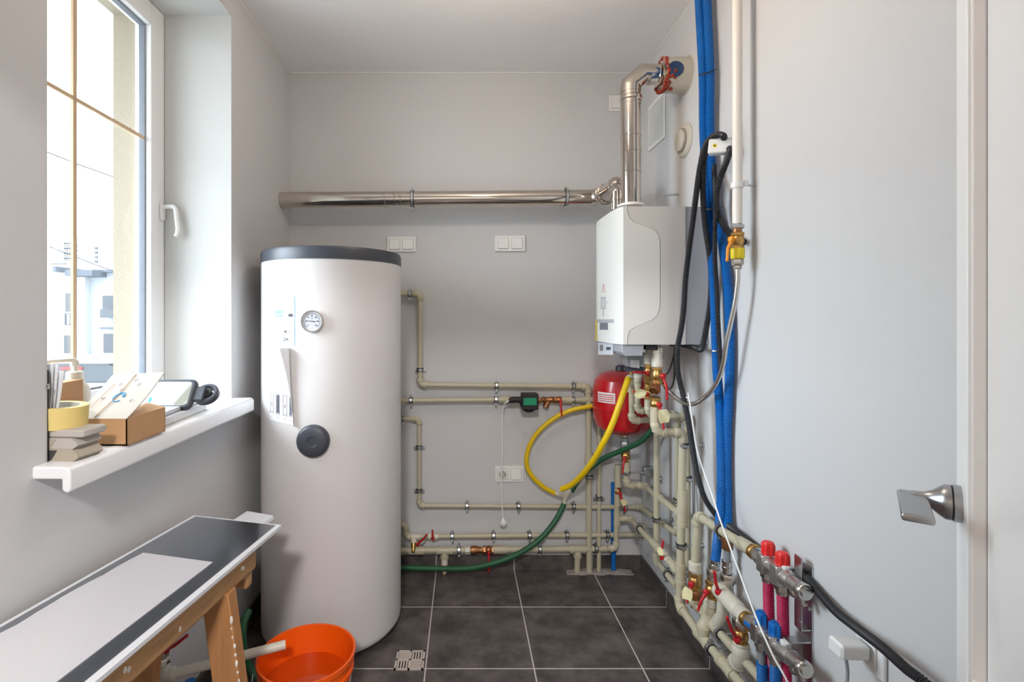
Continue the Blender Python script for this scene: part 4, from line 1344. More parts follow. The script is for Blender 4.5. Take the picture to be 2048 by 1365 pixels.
# left pair of boiler connections
L1Y = 2.262
R1 = lambda py: V((.858, 2.262, P(0, py, 2.262).z))
t = thing('pipe_union', 'brass and beige union at the top of the left pipe beside the yellow hose', 'union', P(1262, 756, L1Y))
MB().lathe([(P(0, 767, L1Y).z, .015), (P(0, 766, L1Y).z, .0195), (P(0, 752, L1Y).z, .0195), (P(0, 750, L1Y).z, .014)], V((P(1262, 0, L1Y).x, L1Y, 0)), UP, 22).build('sleeve', 'ppr_pale', t)
MB().lathe([(P(0, 751, L1Y).z, .008), (P(0, 738, L1Y).z, .009)], V((P(1263, 0, L1Y).x, L1Y, 0)), UP, 12).build('nipple', 'brass', t)
r1b = R1(1122)
legz = R2c(1182)
pipe_run('beige riser behind the boiler valves, bending forward near the floor to the thick riser',
         [P(1263, 765, L1Y), P(1264, 842, L1Y), R1(840), r1b, legz + V((0, .03, 0))], .0132, cpl=[(P(1263, 771, L1Y), UP)])
pipe_clamp('clamp on the middle riser of the right wall above the small red lever', R1(1040), UP, RT, .0132, XR - .858, group='pipe clamps on the right wall')
pm = r1b.lerp(legz, .5)
pipe_clamp('clamp on the lowest pipe along the right wall skirting', pm, legz - r1b, RT, .0132, XR - pm.x, group='pipe clamps on the right wall')
L2Y = 2.2
t = thing('pipe_union', 'beige union under the dark dish below the boiler', 'union', P(1276, 748, L2Y))
MB().lathe([(P(0, 757, L2Y).z, .014), (P(0, 756, L2Y).z, .018), (P(0, 745, L2Y).z, .018), (P(0, 743, L2Y).z, .013)], V((P(1275.5, 0, L2Y).x, L2Y, 0)), UP, 22).build('sleeve', 'ppr_pale', t)
q = P(1275, 822, L2Y)
R2b = V((.902, 2.05, 0))
zq = P(0, 833, 2.05).z
pipe_run('beige pipe from the dish union crossing to a riser hidden behind the thick riser',
         [P(1275, 755, L2Y), q, V((.79, L2Y + .002, q.z)), V((.80, 2.052, zq)), V((R2b.x, 2.05, zq)), V((R2b.x, 2.05, P(0, 1140, 2.05).z))], .0118,
         cpl=[(P(1275, 760, L2Y), UP)], skip=(2, 3))
tag(MB().tube([V((.9155, 2.045, P(0, 893, 2.045).z)), V((.9155, 2.0, P(0, 1140, 2.0).z))], .0036, 8).build('thin_tube', 'zinc'), 'thin pale steel tube beside the thick riser', 'tube')
pipe_clamp('small clamp on the hidden riser beside the thin tube', V((R2b.x, 2.05, P(0, 957, 2.05).z)), UP, RT, .0118, .05, group='pipe clamps on the right wall', stud=False)
pipe_clamp('clamp on the slim riser behind the forward pipe', V((TX, V2Y + .012, P(0, 1004, V2Y).z)), UP, RT, .0122, XR - TX, group='pipe clamps on the right wall')

# corner pipes coming forward along the right wall
c0 = B(1284, 1015, 2.626)
c1 = V((c0.x - .004, 2.626, c0.z))
tb = V((TX, V2Y + .012, P(1350, 1070, V2Y).z))
pipe_run('beige pipe from the corner running forward low to the slim riser', [c1 + V((-.05, 0, 0)), c1, V((TX, V2Y + .06, tb.z - .012)), tb], .0112, skip=(2,), cpl=[(V((TX, V2Y + .2, tb.z - .03)), c1 - tb)])
elbow_mb(tb, UP, c1 - tb, .0122).build('elbow', 'ppr_beige', SC.objects[[o.name for o in SC.objects if o.get('label', '').startswith('beige pipe from the corner running')][0]], smooth=45)
a0 = B(1234, 1038, RY)
a1 = V((.845, RY, a0.z + .002))
a2 = V((.826, 2.19, P(0, 1092, 2.19).z))
a3 = R2c(1148)
pipe_run('beige pipe from the corner riser running forward to the thick riser', [a0, a1, a2, a3], .0125, skip=(2,), cpl=[(a2, a3 - a1), (a2.lerp(a3, .75), a3 - a2)])
pipe_clamp('clamp on the pipe running forward from the corner riser', a1.lerp(a2, .42), a2 - a1, RT, .0125, XR - a1.lerp(a2, .42).x, group='pipe clamps on the right wall')
vv = a2.lerp(a3, .40)
ball_valve('valve with upright red-tipped lever and paper tag on the forward pipe', vv, a3 - a2, V((-.75, -.65, .0)), UP + V((.1, -.1, 0)), .0125, .07, .075, body='ppr_pale', paper=.9, off=.022)
MBq = MB()

# ------------------------------------------------------------------ manifold corner, nearest on the right wall
XM = .882
def M(px, py, x=XM):
    return PX(px, py, x)
# front riser with tagged valve
r3t, r3b = M(1396, 1032), M(1390, 1128, .872)
man0, man1 = M(1508, 1104), M(1612, 1187)
r3t.z -= .0
pipe_run('beige pipe rising from the tagged valve and running forward to the red-capped manifold', [r3b, r3t, man0 + (r3t - man0) * .04], .0155, cpl=[(man0.lerp(r3t, .12), man0 - r3t)])
pd = man0 - r3t
pipe_clamp('rubber-lined clamp on the pipe leading to the red-capped manifold', r3t.lerp(man0, .46), pd, RT, .0155, XR - XM, group='pipe clamps on the right wall')
vy = r3b
t = thing('pipe_union', 'pale collar and steel nut below the front riser', 'union', r3b)
MB().lathe([(-.028, .019), (-.024, .023), (.004, .0225), (.008, .018)], r3b, UP, 22).build('collar', 'ppr_pale', t)
mb = MB()
hexnut(mb, r3b, UP, -.05, -.024, .0225)
mb.build('nut', 'nickel', t)
vA = V((r3b.x, r3b.y, P(0, 1163, r3b.y).z))
ball_valve('brass valve with red lever and cream paper tag below the front riser', vA, UP, V((-.8, -.75, 0)), DN + LF * .15, .0175, .068, .062, off=.03, hub=.0105, paper=1.3)
t = thing('pipe_union', 'bronze hexagonal union under the tagged front valve', 'union', vA + V((0, 0, -.06)))
mb = MB()
hexnut(mb, vA, UP, -.066, -.034, .0235)
mb.lathe([(-.1, .0155), (-.06, .0165)], vA, UP, 18)
mb.build('body', 'bronze', t)
m0 = M(1366, 1190, .862)
vb = V((vA.x, vA.y, P(0, 1207, vA.y).z))
q1, q2 = PX(1425, 1250, .868), PX(1560, 1402, .876)
pipe_run('beige pipe under the tagged valve running forward along the right wall', [vb + (vb - q1).normalized() * .06, vb, q1, q2], .0142,
         tees=[(vb, q1 - vb, UP), (q1.lerp(q2, .02), q2 - q1, V((.55, .0, .8)))], skip=(1, 2))
pipe_clamp('clamp on the forward pipe left of the blue manifold valve', PX(1440, 1268, .869), q2 - q1, RT, .0142, XR - .869, group='pipe clamps on the right wall')

# blue hose end: union, valve with red lever, beige elbow
yb = 1.795
bx_ = P(1428, 1140, yb).x
def Bq(py, sh=0):
    return V((bx_ + sh, yb, P(0, py, yb).z))
t = thing('pipe_union', 'steel compression union at the bottom end of the blue hose', 'union', Bq(1145))
mb = MB().lathe([(P(0, 1131, yb).z, .0155), (P(0, 1120, yb).z, .0155)], (bx_ + .004, yb, 0), UP, 18)
hexnut(mb, (bx_, yb, 0), UP, P(0, 1138, yb).z, P(0, 1129, yb).z, .0175)
hexnut(mb, (bx_, yb, 0), UP, P(0, 1155, yb).z, P(0, 1138, yb).z, .0235)
hexnut(mb, (bx_, yb, 0), UP, P(0, 1165, yb).z, P(0, 1155, yb).z, .021)
mb.build('body', 'nickel', t)
ball_valve('brass valve with swung-out red lever under the blue hose', Bq(1181, -.006), UP, V((-1, -.5, 0)), DN + LF * .3, .0175, .066, .06, off=.03, hub=.0105)
t = thing('pipe_union', 'ribbed beige union below the blue hose valve', 'union', Bq(1209))
MB().lathe([(P(0, 1213, yb).z, .021), (P(0, 1211, yb).z, .0235), (P(0, 1198, yb).z, .0235), (P(0, 1196, yb).z, .019)], (bx_ - .012, yb, 0), UP, 28).build('sleeve', 'ppr_pale', t)
MB().lathe([(P(0, 1220, yb).z, .0205), (P(0, 1213, yb).z, .0205)], (bx_ - .014, yb, 0), UP, 6).build('nut', 'nickel', t)
e1_ = V((bx_ - .02, yb, P(0, 1238, yb).z))
fl_ = PX(1407, 1279, .839)
pipe_run('thick beige elbow joining the blue hose valve to the front floor pipe', [Bq(1217, -.015), e1_, V((fl_.x + .004, fl_.y + .01, e1_.z - .03)), fl_ + V((0, 0, .02))], .0178, skip=(2,))

# grey pipe set right of it
yg = 1.715
gx_ = P(1454, 1100, yg).x
def G(py):
    return V((gx_, yg, P(0, py, yg).z))
t = thing('steel_riser', 'grey multilayer pipe with brass and steel press fittings beside the blue hose', 'pipe', G(1190))
mb = MB()
hexnut(mb, (gx_ + .001, yg, 0), UP, P(0, 1100, yg).z, P(0, 1076, yg).z, .018)
mb.lathe([(P(0, 1090, yg).z, .0165), (P(0, 1066, yg).z, .0155)], (gx_ + .001, yg, 0), UP, 20)
mb.build('press_nut', 'bronze', t)
MB().lathe([(P(0, 1126, yg).z, .0115), (P(0, 1095, yg).z, .0115)], (gx_, yg, 0), UP, 18).build('pipe', 'grey_pipe', t)
mb = MB()
for k, (a, b, r) in enumerate(((1127, 1122, .0165), (1134, 1126, .0145), (1138, 1133, .0165), (1147, 1138, .014))):
    mb.lathe([(P(0, a, yg).z, r), (P(0, b, yg).z, r)], (gx_, yg, 0), UP, 20)
hexnut(mb, (gx_ + .004, yg, 0), UP, P(0, 1167, yg).z, P(0, 1148, yg).z, .0235)
mb.lathe([(P(0, 1184, yg).z, .017), (P(0, 1166, yg).z, .0175)], (gx_ + .003, yg, 0), UP, 20)
hexnut(mb, (gx_ + .003, yg, 0), UP, P(0, 1192, yg).z, P(0, 1182, yg).z, .019)
mb.build('press_fitting', 'nickel', t)
lever_mb(P(1437, 1184, 1.69), (-.6, -.8, 0), UP + LF * .14, .0, .072, .0105).build('lever', 'red_lever', t, smooth=50)

# big tee and pipe to the blue manifold
bt0, bt1 = M(1447, 1190, .868), M(1492, 1238, .868)
bm1 = M(1612, 1342, .868)
bd_ = (bt1 - bt0).normalized()
t = thing('water_pipe', 'fat pale beige fitting running forward to the blue-capped manifold', 'pipe', bt0)
MB().lathe([(-.035, .012), (-.032, .024), (-.02, .0265), (.085, .0265), (.095, .023), (.1, .018)], bt0, bd_, 28).build('sleeve', 'ppr_pale', t)
MB().tube([bt0 + bd_ * .08, bt1 - bd_ * .05], .0172, 20).build('pipe', 'ppr_pale', t)
MB().lathe([(-.056, .0175), (-.045, .022), (-.008, .0245), (0, .023)], bt1, bd_, 28).build('coupling', 'ppr_pale', t)
MB().tube([bt0 + V((.0, .0, 0)), V((bt0.x - .004, bt0.y + .005, P(0, 1232, bt0.y).z)), PX(1430, 1256, .868)], .0165, 18).build('branch', 'ppr_pale', t)

# valve between blue fitting and the floor pipe
yd = 1.585
dx_ = P(1480, 1270, yd).x
t = thing('pipe_union', 'steel nut above the valve left of the blue manifold', 'union', (dx_, yd, P(0, 1240, yd).z))
mb = MB()
hexnut(mb, (dx_, yd, 0), UP, P(0, 1256, yd).z, P(0, 1238, yd).z, .0225)
mb.lathe([(P(0, 1240, yd).z, .016), (P(0, 1234, yd).z, .016)], (dx_, yd, 0), UP, 18)
mb.build('body', 'nickel', t)
ball_valve('brass valve with upward red lever left of the blue manifold', V((dx_ + .002, yd, P(0, 1271, yd).z)), UP, V((-.75, -.75, 0)), UP + LF * .35, .0165, .062, .078, off=.03, hub=.0105)
t = thing('pipe_union', 'ribbed pale collar under the valve left of the blue manifold', 'union', (dx_, yd, P(0, 1298, yd).z))
mb = MB().lathe([(P(0, 1309, yd).z, .0215), (P(0, 1291, yd).z, .0225), (P(0, 1287, yd).z, .0235), (P(0, 1285, yd).z, .021)], (dx_ + .003, yd, 0), UP, 30)
for k in range(30):
    a = 2 * math.pi * k / 30
    mb.box((dx_ + .003 + .0222 * math.cos(a), yd + .0222 * math.sin(a), P(0, 1300, yd).z), (.002, .002, .024), Matrix.Rotation(a, 3, 'Z'))
mb.build('sleeve', 'ppr_pale', t)
tb2 = PX(1453, 1335, .85)
pipe_run('fat pale elbow from that collar down to the front floor pipe', [V((dx_ + .003, yd, P(0, 1305, yd).z)), V((dx_ + .003, yd, P(0, 1322, yd).z)), tb2 + V((.02, .004, .006))], .019, 'ppr_pale')

# manifolds
def manifold(label, p0, p1, r, cap_m, caps, hoses, hose_m, cat='manifold', n_seg=3):
    d = (p1 - p0).normalized()
    L = (p1 - p0).length
    t = thing('manifold', label, cat, p0)
    MB().lathe([(-.006, r * .78), (-.004, r * .98), (.006, r * 1.0), (.010, r * .92)], p0, d, 24).build('thread_ring', 'brass', t)
    body = MB().lathe([(.010, r * .8), (.02, r * .86), (.03, r * 1.02), (.05, r * 1.05), (L - .10, r * 1.05), (L - .07, r * 1.02), (L - .055, r * .9)], p0, d, 30)
    body.lathe([(L - .055, r * .78), (L - .02, r * .78)], p0, d, 26)
    body.build('body', 'satin_steel', t, smooth=30)
    MB().lathe([(L - .02, r * .8), (L - .018, r * .92), (L - .003, r * .92), (L, r * .85), (L, r * .6), (L + .006, r * .58)], p0, d, 26).build('end_cap', 'nickel', t)
    for s in caps:
        c = p0 + d * s
        f = MB().box(c, (.034, r * 2.3, r * 2.3), Matrix((d, d.cross(UP).normalized(), UP)).transposed())
        f.build('valve_block', 'satin_steel', t, bevel=.004)
        MB().lathe([(r * .9, r * .7), (r * 1.1, r * .75)], c, UP, 20).build('valve_neck', 'nickel', t)
        kn = MB()
        R = r * .72
        prof = [(r * 1.05, R * .92), (r * 1.15, R), (r * 2.35, R * .95), (r * 2.6, R * .8), (r * 2.68, R * .4)]
        kn.lathe(prof, c, UP, 24)
        for k in range(8):
            a = 2 * math.pi * k / 8
            kn.lathe([(r * 1.15, R * .22), (r * 2.3, R * .2), (r * 2.45, R * .1)], c + V((R * .9 * math.cos(a), R * .9 * math.sin(a), 0)), UP, 8)
        kn.build('knob', cap_m, t)
        mb = MB()
        hexnut(mb, c, DN, r * 1.1, r * 1.9, r * .85)
        mb.lathe([(r * 1.9, r * .72), (r * 2.3, r * .7)], c, DN, 20)
        mb.build('outlet_nut', 'nickel', t)
    c = p0 + d * (L - .085)
    mb = MB().lathe([(r * .9, .011), (r * 1.15, .012), (r * 1.25, .012), (r * 1.35, .008)], c, UP, 16)
    mb.build('vent_plug', 'white_plastic', t)
    c = p0 + d * (L - .045)
    mb = MB()
    hexnut(mb, c, DN, r * .7, r * 1.4, .012)
    mb.lathe([(r * 1.4, .007), (r * 2.0, .007), (r * 2.0, .009), (r * 2.25, .009)], c, V((.3, -.35, -1)), 14)
    mb.build('drain_nozzle', 'nickel', t)
    return t, d, L
t, d_, L_ = manifold('steel heating manifold with two red caps on the right wall', man0, man1, .0235, 'red_cap', (.072, .138), None, None)
rc1, rc2 = man0 + d_ * .072, man0 + d_ * .138
t2, d2_, L2_ = manifold('lower steel heating manifold with two blue caps', bt1, bm1, .0235, 'blue_cap', (.085, .150), None, None)
bc1, bc2 = bt1 + d2_ * .085, bt1 + d2_ * .150
MB().grid(lambda s, t_: bt1 + d2_ * (.035 + .03 * s) + V((-.0252 * math.cos(.1 + .4 * t_), 0, .0252 * math.sin(.1 + .4 * t_))), 4, 4, lambda s, t_: V((-.0006, 0, 0))).build('blue_sticker', 'blue_cap', t2)
def m_hose(label, c, m, dz, bend, y2=0):
    z0 = c.z - .053
    corr_pts = [V((c.x, c.y, z0)), V((c.x + bend * .3, c.y, z0 - dz * .3)), V((c.x + bend, c.y + y2 * .5, z0 - dz * .7)), V((c.x + bend * 1.1, c.y + y2, z0 - dz))]
    return hose('corrugated_hose', label, 'hose', corr_pts, .0150, m, True, pitch=.0066, depth=.0028, n=16)
m_hose('crimson corrugated hose from the first red-capped outlet', rc1, 'crimson_hose', .46, .012, .0)
m_hose('crimson corrugated hose from the second red-capped outlet', rc2, 'crimson_hose', .46, .012, -.01)
t = thing('corrugated_hose', 'blue corrugated hose with grey pipe end below the first blue cap', 'hose', bc1)
MB().tube([bc1 + V((0, 0, -.05)), bc1 + V((.0, 0, -.11))], .0095, 16).build('pipe', 'grey_pipe', t)
corrugated(MB(), [bc1 + V((0, 0, -.09)), bc1 + V((.002, 0, -.16)), bc1 + V((.004, 0, -.29))], .0155, .0062).build('hose', 'blue_hose', t, smooth=50)
hose('corrugated_hose', 'blue corrugated hose below the second blue cap', 'hose', [bc2 + V((0, 0, -.052)), bc2 + V((.0, 0, -.16)), bc2 + V((.002, 0, -.29))], .0158, 'blue_hose', True, pitch=.0062)
# bracket carrying both manifolds
br = thing('manifold_bracket', 'bent steel bracket holding the two manifolds off the wall', 'bracket', (XR, 1.33, .5))
ymb = 1.372
bs = MB()
bs.bx((XR - .004, ymb - .018, .33), (XR - .0005, ymb + .018, .645))
bs.build('wall_plate', 'zinc', br)
s2 = MB()
s2.bx((XR - .03, ymb - .015, .475), (XR - .004, ymb + .015, .479))
s2.bx((XR - .004 - .026, ymb - .015, .475), (XR - .027, ymb + .015, .50))
s2.bx((XR - .06, ymb - .015, .442), (XR - .004, ymb + .015, .446))
s2.bx((XR - .06, ymb - .015, .40), (XR - .057, ymb + .015, .446))
s2.bx((XR - .03, ymb - .015, .50), (XR - .027, ymb + .015, .67))
s2.build('arm', 'zinc', br, bevel=.001)
for z in (.36, .53, .615):
    MB().lathe([(0, .007), (.005, .007)], (XR - .004, ymb - .006, z), LF, 6).build('bolt', 'zinc', br)

# ------------------------------------------------------------------ gas pipe on the right
gy = 1.626
gx0 = P(1474.5, 200, gy).x
t = thing('gas_pipe', 'white painted gas pipe coming straight down from the ceiling', 'pipe', (gx0, gy, P(0, 448, gy).z))
MB().tube([V((gx0, gy, P(0, 448, gy).z)), V((gx0, gy, ZC))], .0148, 22).build('pipe', 'gas_white', t)
mb = MB()
hexnut(mb, (gx0, gy, 0), UP, P(0, 458, gy).z, P(0, 450, gy).z, .02)
mb.box((gx0 - .014, gy - .012, P(0, 452, gy).z), (.022, .01, .01))
mb.build('lock_nut', 'zinc', t)
MB().lathe([(P(0, 466, gy).z, .0135), (P(0, 456, gy).z, .0135)], (gx0, gy, 0), UP, 18).build('thread', 'bronze', t)
t = thing('pipe_clamp', 'white clamp with threaded stud on the gas pipe', 'pipe clamp', (gx0, gy, P(0, 371, gy).z))
zc = P(0, 371, gy).z
MB().lathe([(-.009, .0152), (-.009, .019), (.009, .019), (.009, .0152)], (gx0, gy, zc), UP, 28, closed=True).build('band', 'white_plastic', t)
MB().box((gx0 + .021, gy - .012, zc + .004), (.012, .006, .018)).lathe([(0, .004), (.004, .004)], (gx0 + .021, gy - .015, zc + .004), NEAR, 10).build('bolt_lug', 'white_plastic', t)
MB().lathe([(.018, .0035), (XR - gx0 - .001, .0035)], (gx0, gy, zc), RT, 10).build('wall_stud', 'zinc', t)
t = ball_valve('brass gas valve with amber lever at the end of the white gas pipe', V((gx0 + .001, gy, P(0, 482, gy).z)), UP, V((-1, -.45, .12)), DN + LF * .06, .0145, .054, .068, lev='orange_lever', off=.026, hub=.01)
MB().lathe([(P(0, 518, gy).z, .0185), (P(0, 516, gy).z, .0205), (P(0, 499, gy).z, .0205), (P(0, 497, gy).z, .0185)], (gx0 + .001, gy, 0), UP, 24).build('yellow_collar', 'yellow_paint', t)
fh = thing('gas_hose', 'braided steel gas hose looping from the gas valve to the boiler', 'hose', V((gx0, gy, P(0, 530, gy).z)))
mb = MB()
hexnut(mb, (gx0 + .001, gy, 0), UP, P(0, 531, gy).z, P(0, 518, gy).z, .0175)
hexnut(mb, (gx0 + .001, gy, 0), UP, P(0, 539, gy).z, P(0, 531, gy).z, .012)
mb.build('nut', 'nickel', fh)
corrugated(MB(), [P(1475, 536, gy), P(1475, 565, 1.628), P(1470, 605, 1.64), P(1461, 648, 1.66), P(1452, 690, 1.68), P(1446, 730, 1.70), P(1434, 765, 1.73), P(1413, 793, 1.77), P(1390, 808, 1.81), P(1368, 806, 1.86), P(1347, 792, 1.91), P(1333, 776, 1.95), P(1322, 756, 2.0), P(1318, 735, 2.06), P(1318, 700, 2.08)], .0080, .0042, .0008, 12).build('hose', 'nickel', fh, smooth=60)

# ------------------------------------------------------------------ blue hoses from the ceiling
XH = .893
def Hp(px, py, x=XH):
    return PX(px, py, x)
hose('corrugated_hose', 'left blue corrugated hose hanging from the ceiling down to the steel union', 'hose',
     [Hp(1396, -40, .88), Hp(1400, 30, .88), Hp(1406, 150, .88), Hp(1407, 250, .885), Hp(1411, 330, .885), Hp(1416, 410, .885), Hp(1423, 500), Hp(1428, 580), Hp(1431, 660), Hp(1434, 740), Hp(1440, 820), Hp(1442, 900), Hp(1443, 980), Hp(1440, 1040, .885), P(1435, 1085, 1.79), P(1430.5, 1124, yb)], .0162, 'blue_hose', True, pitch=.0062, depth=.0026)
hose('corrugated_hose', 'right blue corrugated hose hanging from the ceiling behind the gas hose', 'hose',
     [Hp(1412, -40, .896), Hp(1415, 30, .896), Hp(1420, 150, .897), Hp(1420, 250, .9), Hp(1423, 330, .9), Hp(1429, 400, .9), Hp(1442, 470, .905), Hp(1453, 550, .908), Hp(1459, 640, .91), Hp(1460, 720, .91), Hp(1457, 800, .91), Hp(1454, 880, .91), Hp(1454, 960, .91), Hp(1455, 1020, .908), Hp(1455, 1062, .90)], .0158, 'blue_hose', True, pitch=.0062, depth=.0026)
def tie(label, c, a, rot, r=.034, m='black_rubber'):
    mb = MB()
    mb.lathe([(-.0025, r), (-.0025, r + .0016), (.0025, r + .0016), (.0025, r)], (0, 0, 0), (0, 0, 1), 28, closed=True)
    mb.box((0, -r, 0), (.008, .005, .007)).box((-.008, -r - .012, .002), (.0035, .03, .0015))
    mb.v = [tuple(V(c) + rot @ V((p[0] * a, p[1] * .62, p[2]))) for p in mb.v]
    return tag(mb.build('cable_tie', m), label, 'cable tie')
tie('black cable tie around the blue hoses high below the ceiling', Hp(1412, 146, .884), .8, Matrix.Rotation(math.radians(50), 3, 'Z') @ Matrix.Rotation(-.45, 3, 'Y'), .037)
tie('black cable tie around the blue hoses beside the boiler top', Hp(1423, 418, .886), .8, Matrix.Rotation(math.radians(50), 3, 'Z') @ Matrix.Rotation(-.2, 3, 'Y'), .037)
tie('pale cable tie around the blue hose at the level of the boiler bottom', Hp(1433, 702, .89), .72, Matrix.Rotation(math.radians(50), 3, 'Z'), .03, 'zinc')

# junction box and black conduits
jb = thing('junction_box', 'small white junction box with yellow earth sticker on the blue hoses', 'junction box', Hp(1440, 296, .86))
jc = Hp(1441, 294, .872)
jr = rot_to(V((-.55, -.83, .05)), V((.12, 0, 1)))
MB().rbox(jc, (.072, .05, .034), .006, jr).build('box', 'white_plastic', jb)
MB().lathe([(.017, .0065), (.0178, .0065)], jc + jr @ V((-.016, 0, 0)), jr @ V((0, 0, 1)), 18).build('earth_sticker', 'yellow_paint', jb)
MB().lathe([(.0178, .0035), (.0182, .0035)], jc + jr @ V((-.016, 0, 0)), jr @ V((0, 0, 1)), 5).build('earth_symbol', 'ink_black', jb)
def conduit(label, ctrl, r=.0108):
    return hose('flexible_conduit', label, 'conduit', ctrl, r, 'black_conduit', True, pitch=.0052, depth=.0021, n=12)
conduit('long black conduit from the junction box past the boiler and down to the door',
        [jc + V((.022, .02, .022)), Hp(1446, 271, .862), Hp(1428, 272, .85), Hp(1411, 291, .84), P(1401, 330, 1.80), P(1393, 385, 1.81), P(1386, 440, 1.83), P(1378, 500, 1.85), P(1371, 560, 1.86), P(1368, 610, 1.87), P(1363, 655, 1.88), P(1355, 700, 1.885), P(1356, 745, 1.885), P(1366, 790, 1.87), P(1376, 840, 1.87), P(1384, 890, 1.87), P(1395, 950, 1.87), P(1411, 1000, 1.85), P(1438, 1037, 1.80),
         Hp(1470, 1062, .900), Hp(1502, 1086, .912), Hp(1535, 1112, .914), Hp(1575, 1138, .914), Hp(1612, 1157, .914), Hp(1640, 1188, .91), Hp(1672, 1224, .90), Hp(1715, 1258, .89), Hp(1765, 1296, .875), Hp(1812, 1338, .87), Hp(1870, 1390, .88), V((.89, .86, .52)), V((.9, .74, .40)), V((.9, .58, .22)), V((.9, .44, .06)), V((.9, .32, .014)), V((.9, .23, .014))])
conduit('black conduit looping over the junction box and down into the boiler underside',
        [jc + V((.0, .03, .02)), Hp(1430, 277, .868), Hp(1415, 292, .86), P(1407, 330, 1.80), P(1406, 390, 1.81), P(1410, 450, 1.82), P(1419, 510, 1.83), P(1423, 560, 1.84), P(1420, 610, 1.85), P(1413, 655, 1.86), P(1406, 690, 1.87), P(1401, 700, 1.89), P(1388, 695, 1.94), P(1365, 690, 2.0), P(1340, 688, 2.04)])
conduit('black conduit curving from the junction box down behind the gas valve',
        [jc + V((.03, .02, -.005)), Hp(1460, 300, .885), Hp(1450, 332, .89), Hp(1438, 365, .88), Hp(1433, 400, .878), Hp(1437, 430, .884), Hp(1450, 455, .893), Hp(1468, 474, .905), Hp(1490, 486, .915)])
conduit('thin black conduit lying along the blue hose between the boiler and the gas hose',
        [Hp(1428, 330, .905), Hp(1431, 400, .87), Hp(1430, 460, .872), Hp(1430, 520, .875), Hp(1434, 580, .876), Hp(1436, 640, .878), Hp(1439, 690, .88), Hp(1441, 740, .885)], .0085)
hose('thin_cable', 'thin black cable drooping under the boiler to the outlet valve', 'cable', [P(1352, 692, 1.99), P(1347, 715, 1.98), P(1340, 738, 1.98), P(1331, 751, 1.98), P(1321, 746, 1.985)], .003, 'black_rubber')
hose('thin_cable', 'thin black cable hanging straight down behind the long conduit', 'cable', [P(1350, 690, 2.05), P(1348.5, 720, 2.05), P(1349, 750, 2.05), P(1346, 768, 2.05), P(1341, 778, 2.06)], .0035, 'black_rubber')
hose('thin_cable', 'thin white cable slanting down across the manifolds to the floor', 'cable',
     [P(1376, 786, 1.83), P(1380, 810, 1.82), P(1386, 850, 1.81), P(1394, 900, 1.80), P(1408, 945, 1.78), P(1424, 990, 1.72), P(1440, 1040, 1.66), P(1462, 1100, 1.56), P(1486, 1165, 1.46), P(1512, 1235, 1.37), P(1545, 1310, 1.30), P(1585, 1390, 1.25), V((.83, 1.2, .22)), V((.84, 1.12, .03)), V((.80, 1.0, .003)), V((.7, .8, .003))], .0026, 'white_plastic')
hose('thin_cable', 'short white cable crossing from the outlet valve to the long conduit', 'cable', [P(1326, 776, 2.0), P(1338, 782, 1.98), P(1352, 780, 1.95), P(1366, 788, 1.89), P(1376, 798, 1.85)], .0025, 'white_plastic')

# socket with white power adapter by the door
so_ = PX(1746, 1306, XR)
sk = thing('wall_socket', 'white wall socket low on the right wall behind the black conduit', 'socket', V((XR, so_.y, so_.z - .04)))
MB().rbox(so_ + V((-.0048, 0, 0)), (.082, .082, .0095), .004, rot_to((-1, 0, 0), (0, 0, 1))).build('plate', 'white_plastic', sk)
MB().rbox(so_ + V((-.0115, .004, .0)), (.054, .054, .005), .003, rot_to((-1, 0, 0), (0, 0, 1))).build('socket_insert', 'white_plastic', sk)
ad = thing('power_adapter', 'white plug-in power adapter in the socket near the door', 'adapter', so_)
ac = so_ + V((-.052, .004, .008))
MB().rbox(ac, (.046, .034, .066), .008, rot_to((-1, 0, .04), (0, 0, 1))).build('body', 'white_plastic', ad)
MB().tube(smooth_path([ac + V((-.01, -.005, -.02)), ac + V((-.012, -.012, -.06)), ac + V((-.04, -.03, -.12)), ac + V((-.05, -.05, -.2)), V((XR - .10, ac.y - .06, .03)), V((XR - .12, ac.y - .14, .005)), V((XR - .1, ac.y - .3, .005))], .01), .0035, 10).build('cord', 'grey_pipe', ad)

# ------------------------------------------------------------------ open door on the right
E = V((.773, .798, 0))
du = V((-.62, -.785, 0)).normalized()
dn = V((du.y, -du.x, 0)).normalized()
if dn.x > 0:
    dn = -dn
LW, DT, DH = .76, .042, 2.06
door = thing('door_1', None, None, E + du * LW)
door['kind'] = 'structure'
def dpt(s, h, z):
    return E + du * s + dn * h + V((0, 0, z))
def dbox(mb, s0, s1, h0, h1, z0, z1):
    return mb.add([dpt(s, h, z) for s in (s0, s1) for h in (h0, h1) for z in (z0, z1)], [(0, 1, 3, 2), (4, 6, 7, 5), (0, 4, 5, 1), (2, 3, 7, 6), (0, 2, 6, 4), (1, 5, 7, 3)])
SW = .1
lf = MB()
dbox(lf, 0, SW, -DT, 0, .01, DH)
dbox(lf, LW - SW, LW, -DT, 0, .01, DH)
dbox(lf, SW, LW - SW, -DT, 0, .01, .2)
dbox(lf, SW, LW - SW, -DT, 0, DH - SW, DH)
dbox(lf, SW, LW - SW, -DT, 0, .70, .795)
lf.build('leaf_frame', 'door_white', door, bevel=.002)
dp = MB()
dbox(dp, SW - .004, LW - SW + .004, -DT + .008, -.02, .19, DH - SW + .01)
dp.build('panel', 'door_white', door)
be = MB()
for z0, z1 in ((.2, .70), (.795, DH - SW)):
    dbox(be, SW, SW + .008, -.02, -.004, z0, z1)
    dbox(be, LW - SW - .008, LW - SW, -.02, -.004, z0, z1)
    dbox(be, SW, LW - SW, -.02, -.004, z0, z0 + .012)
    dbox(be, SW, LW - SW, -.02, -.004, z1 - .012, z1)
be.build('panel_moulding', 'door_edge', door, bevel=.003)
lm = MB()
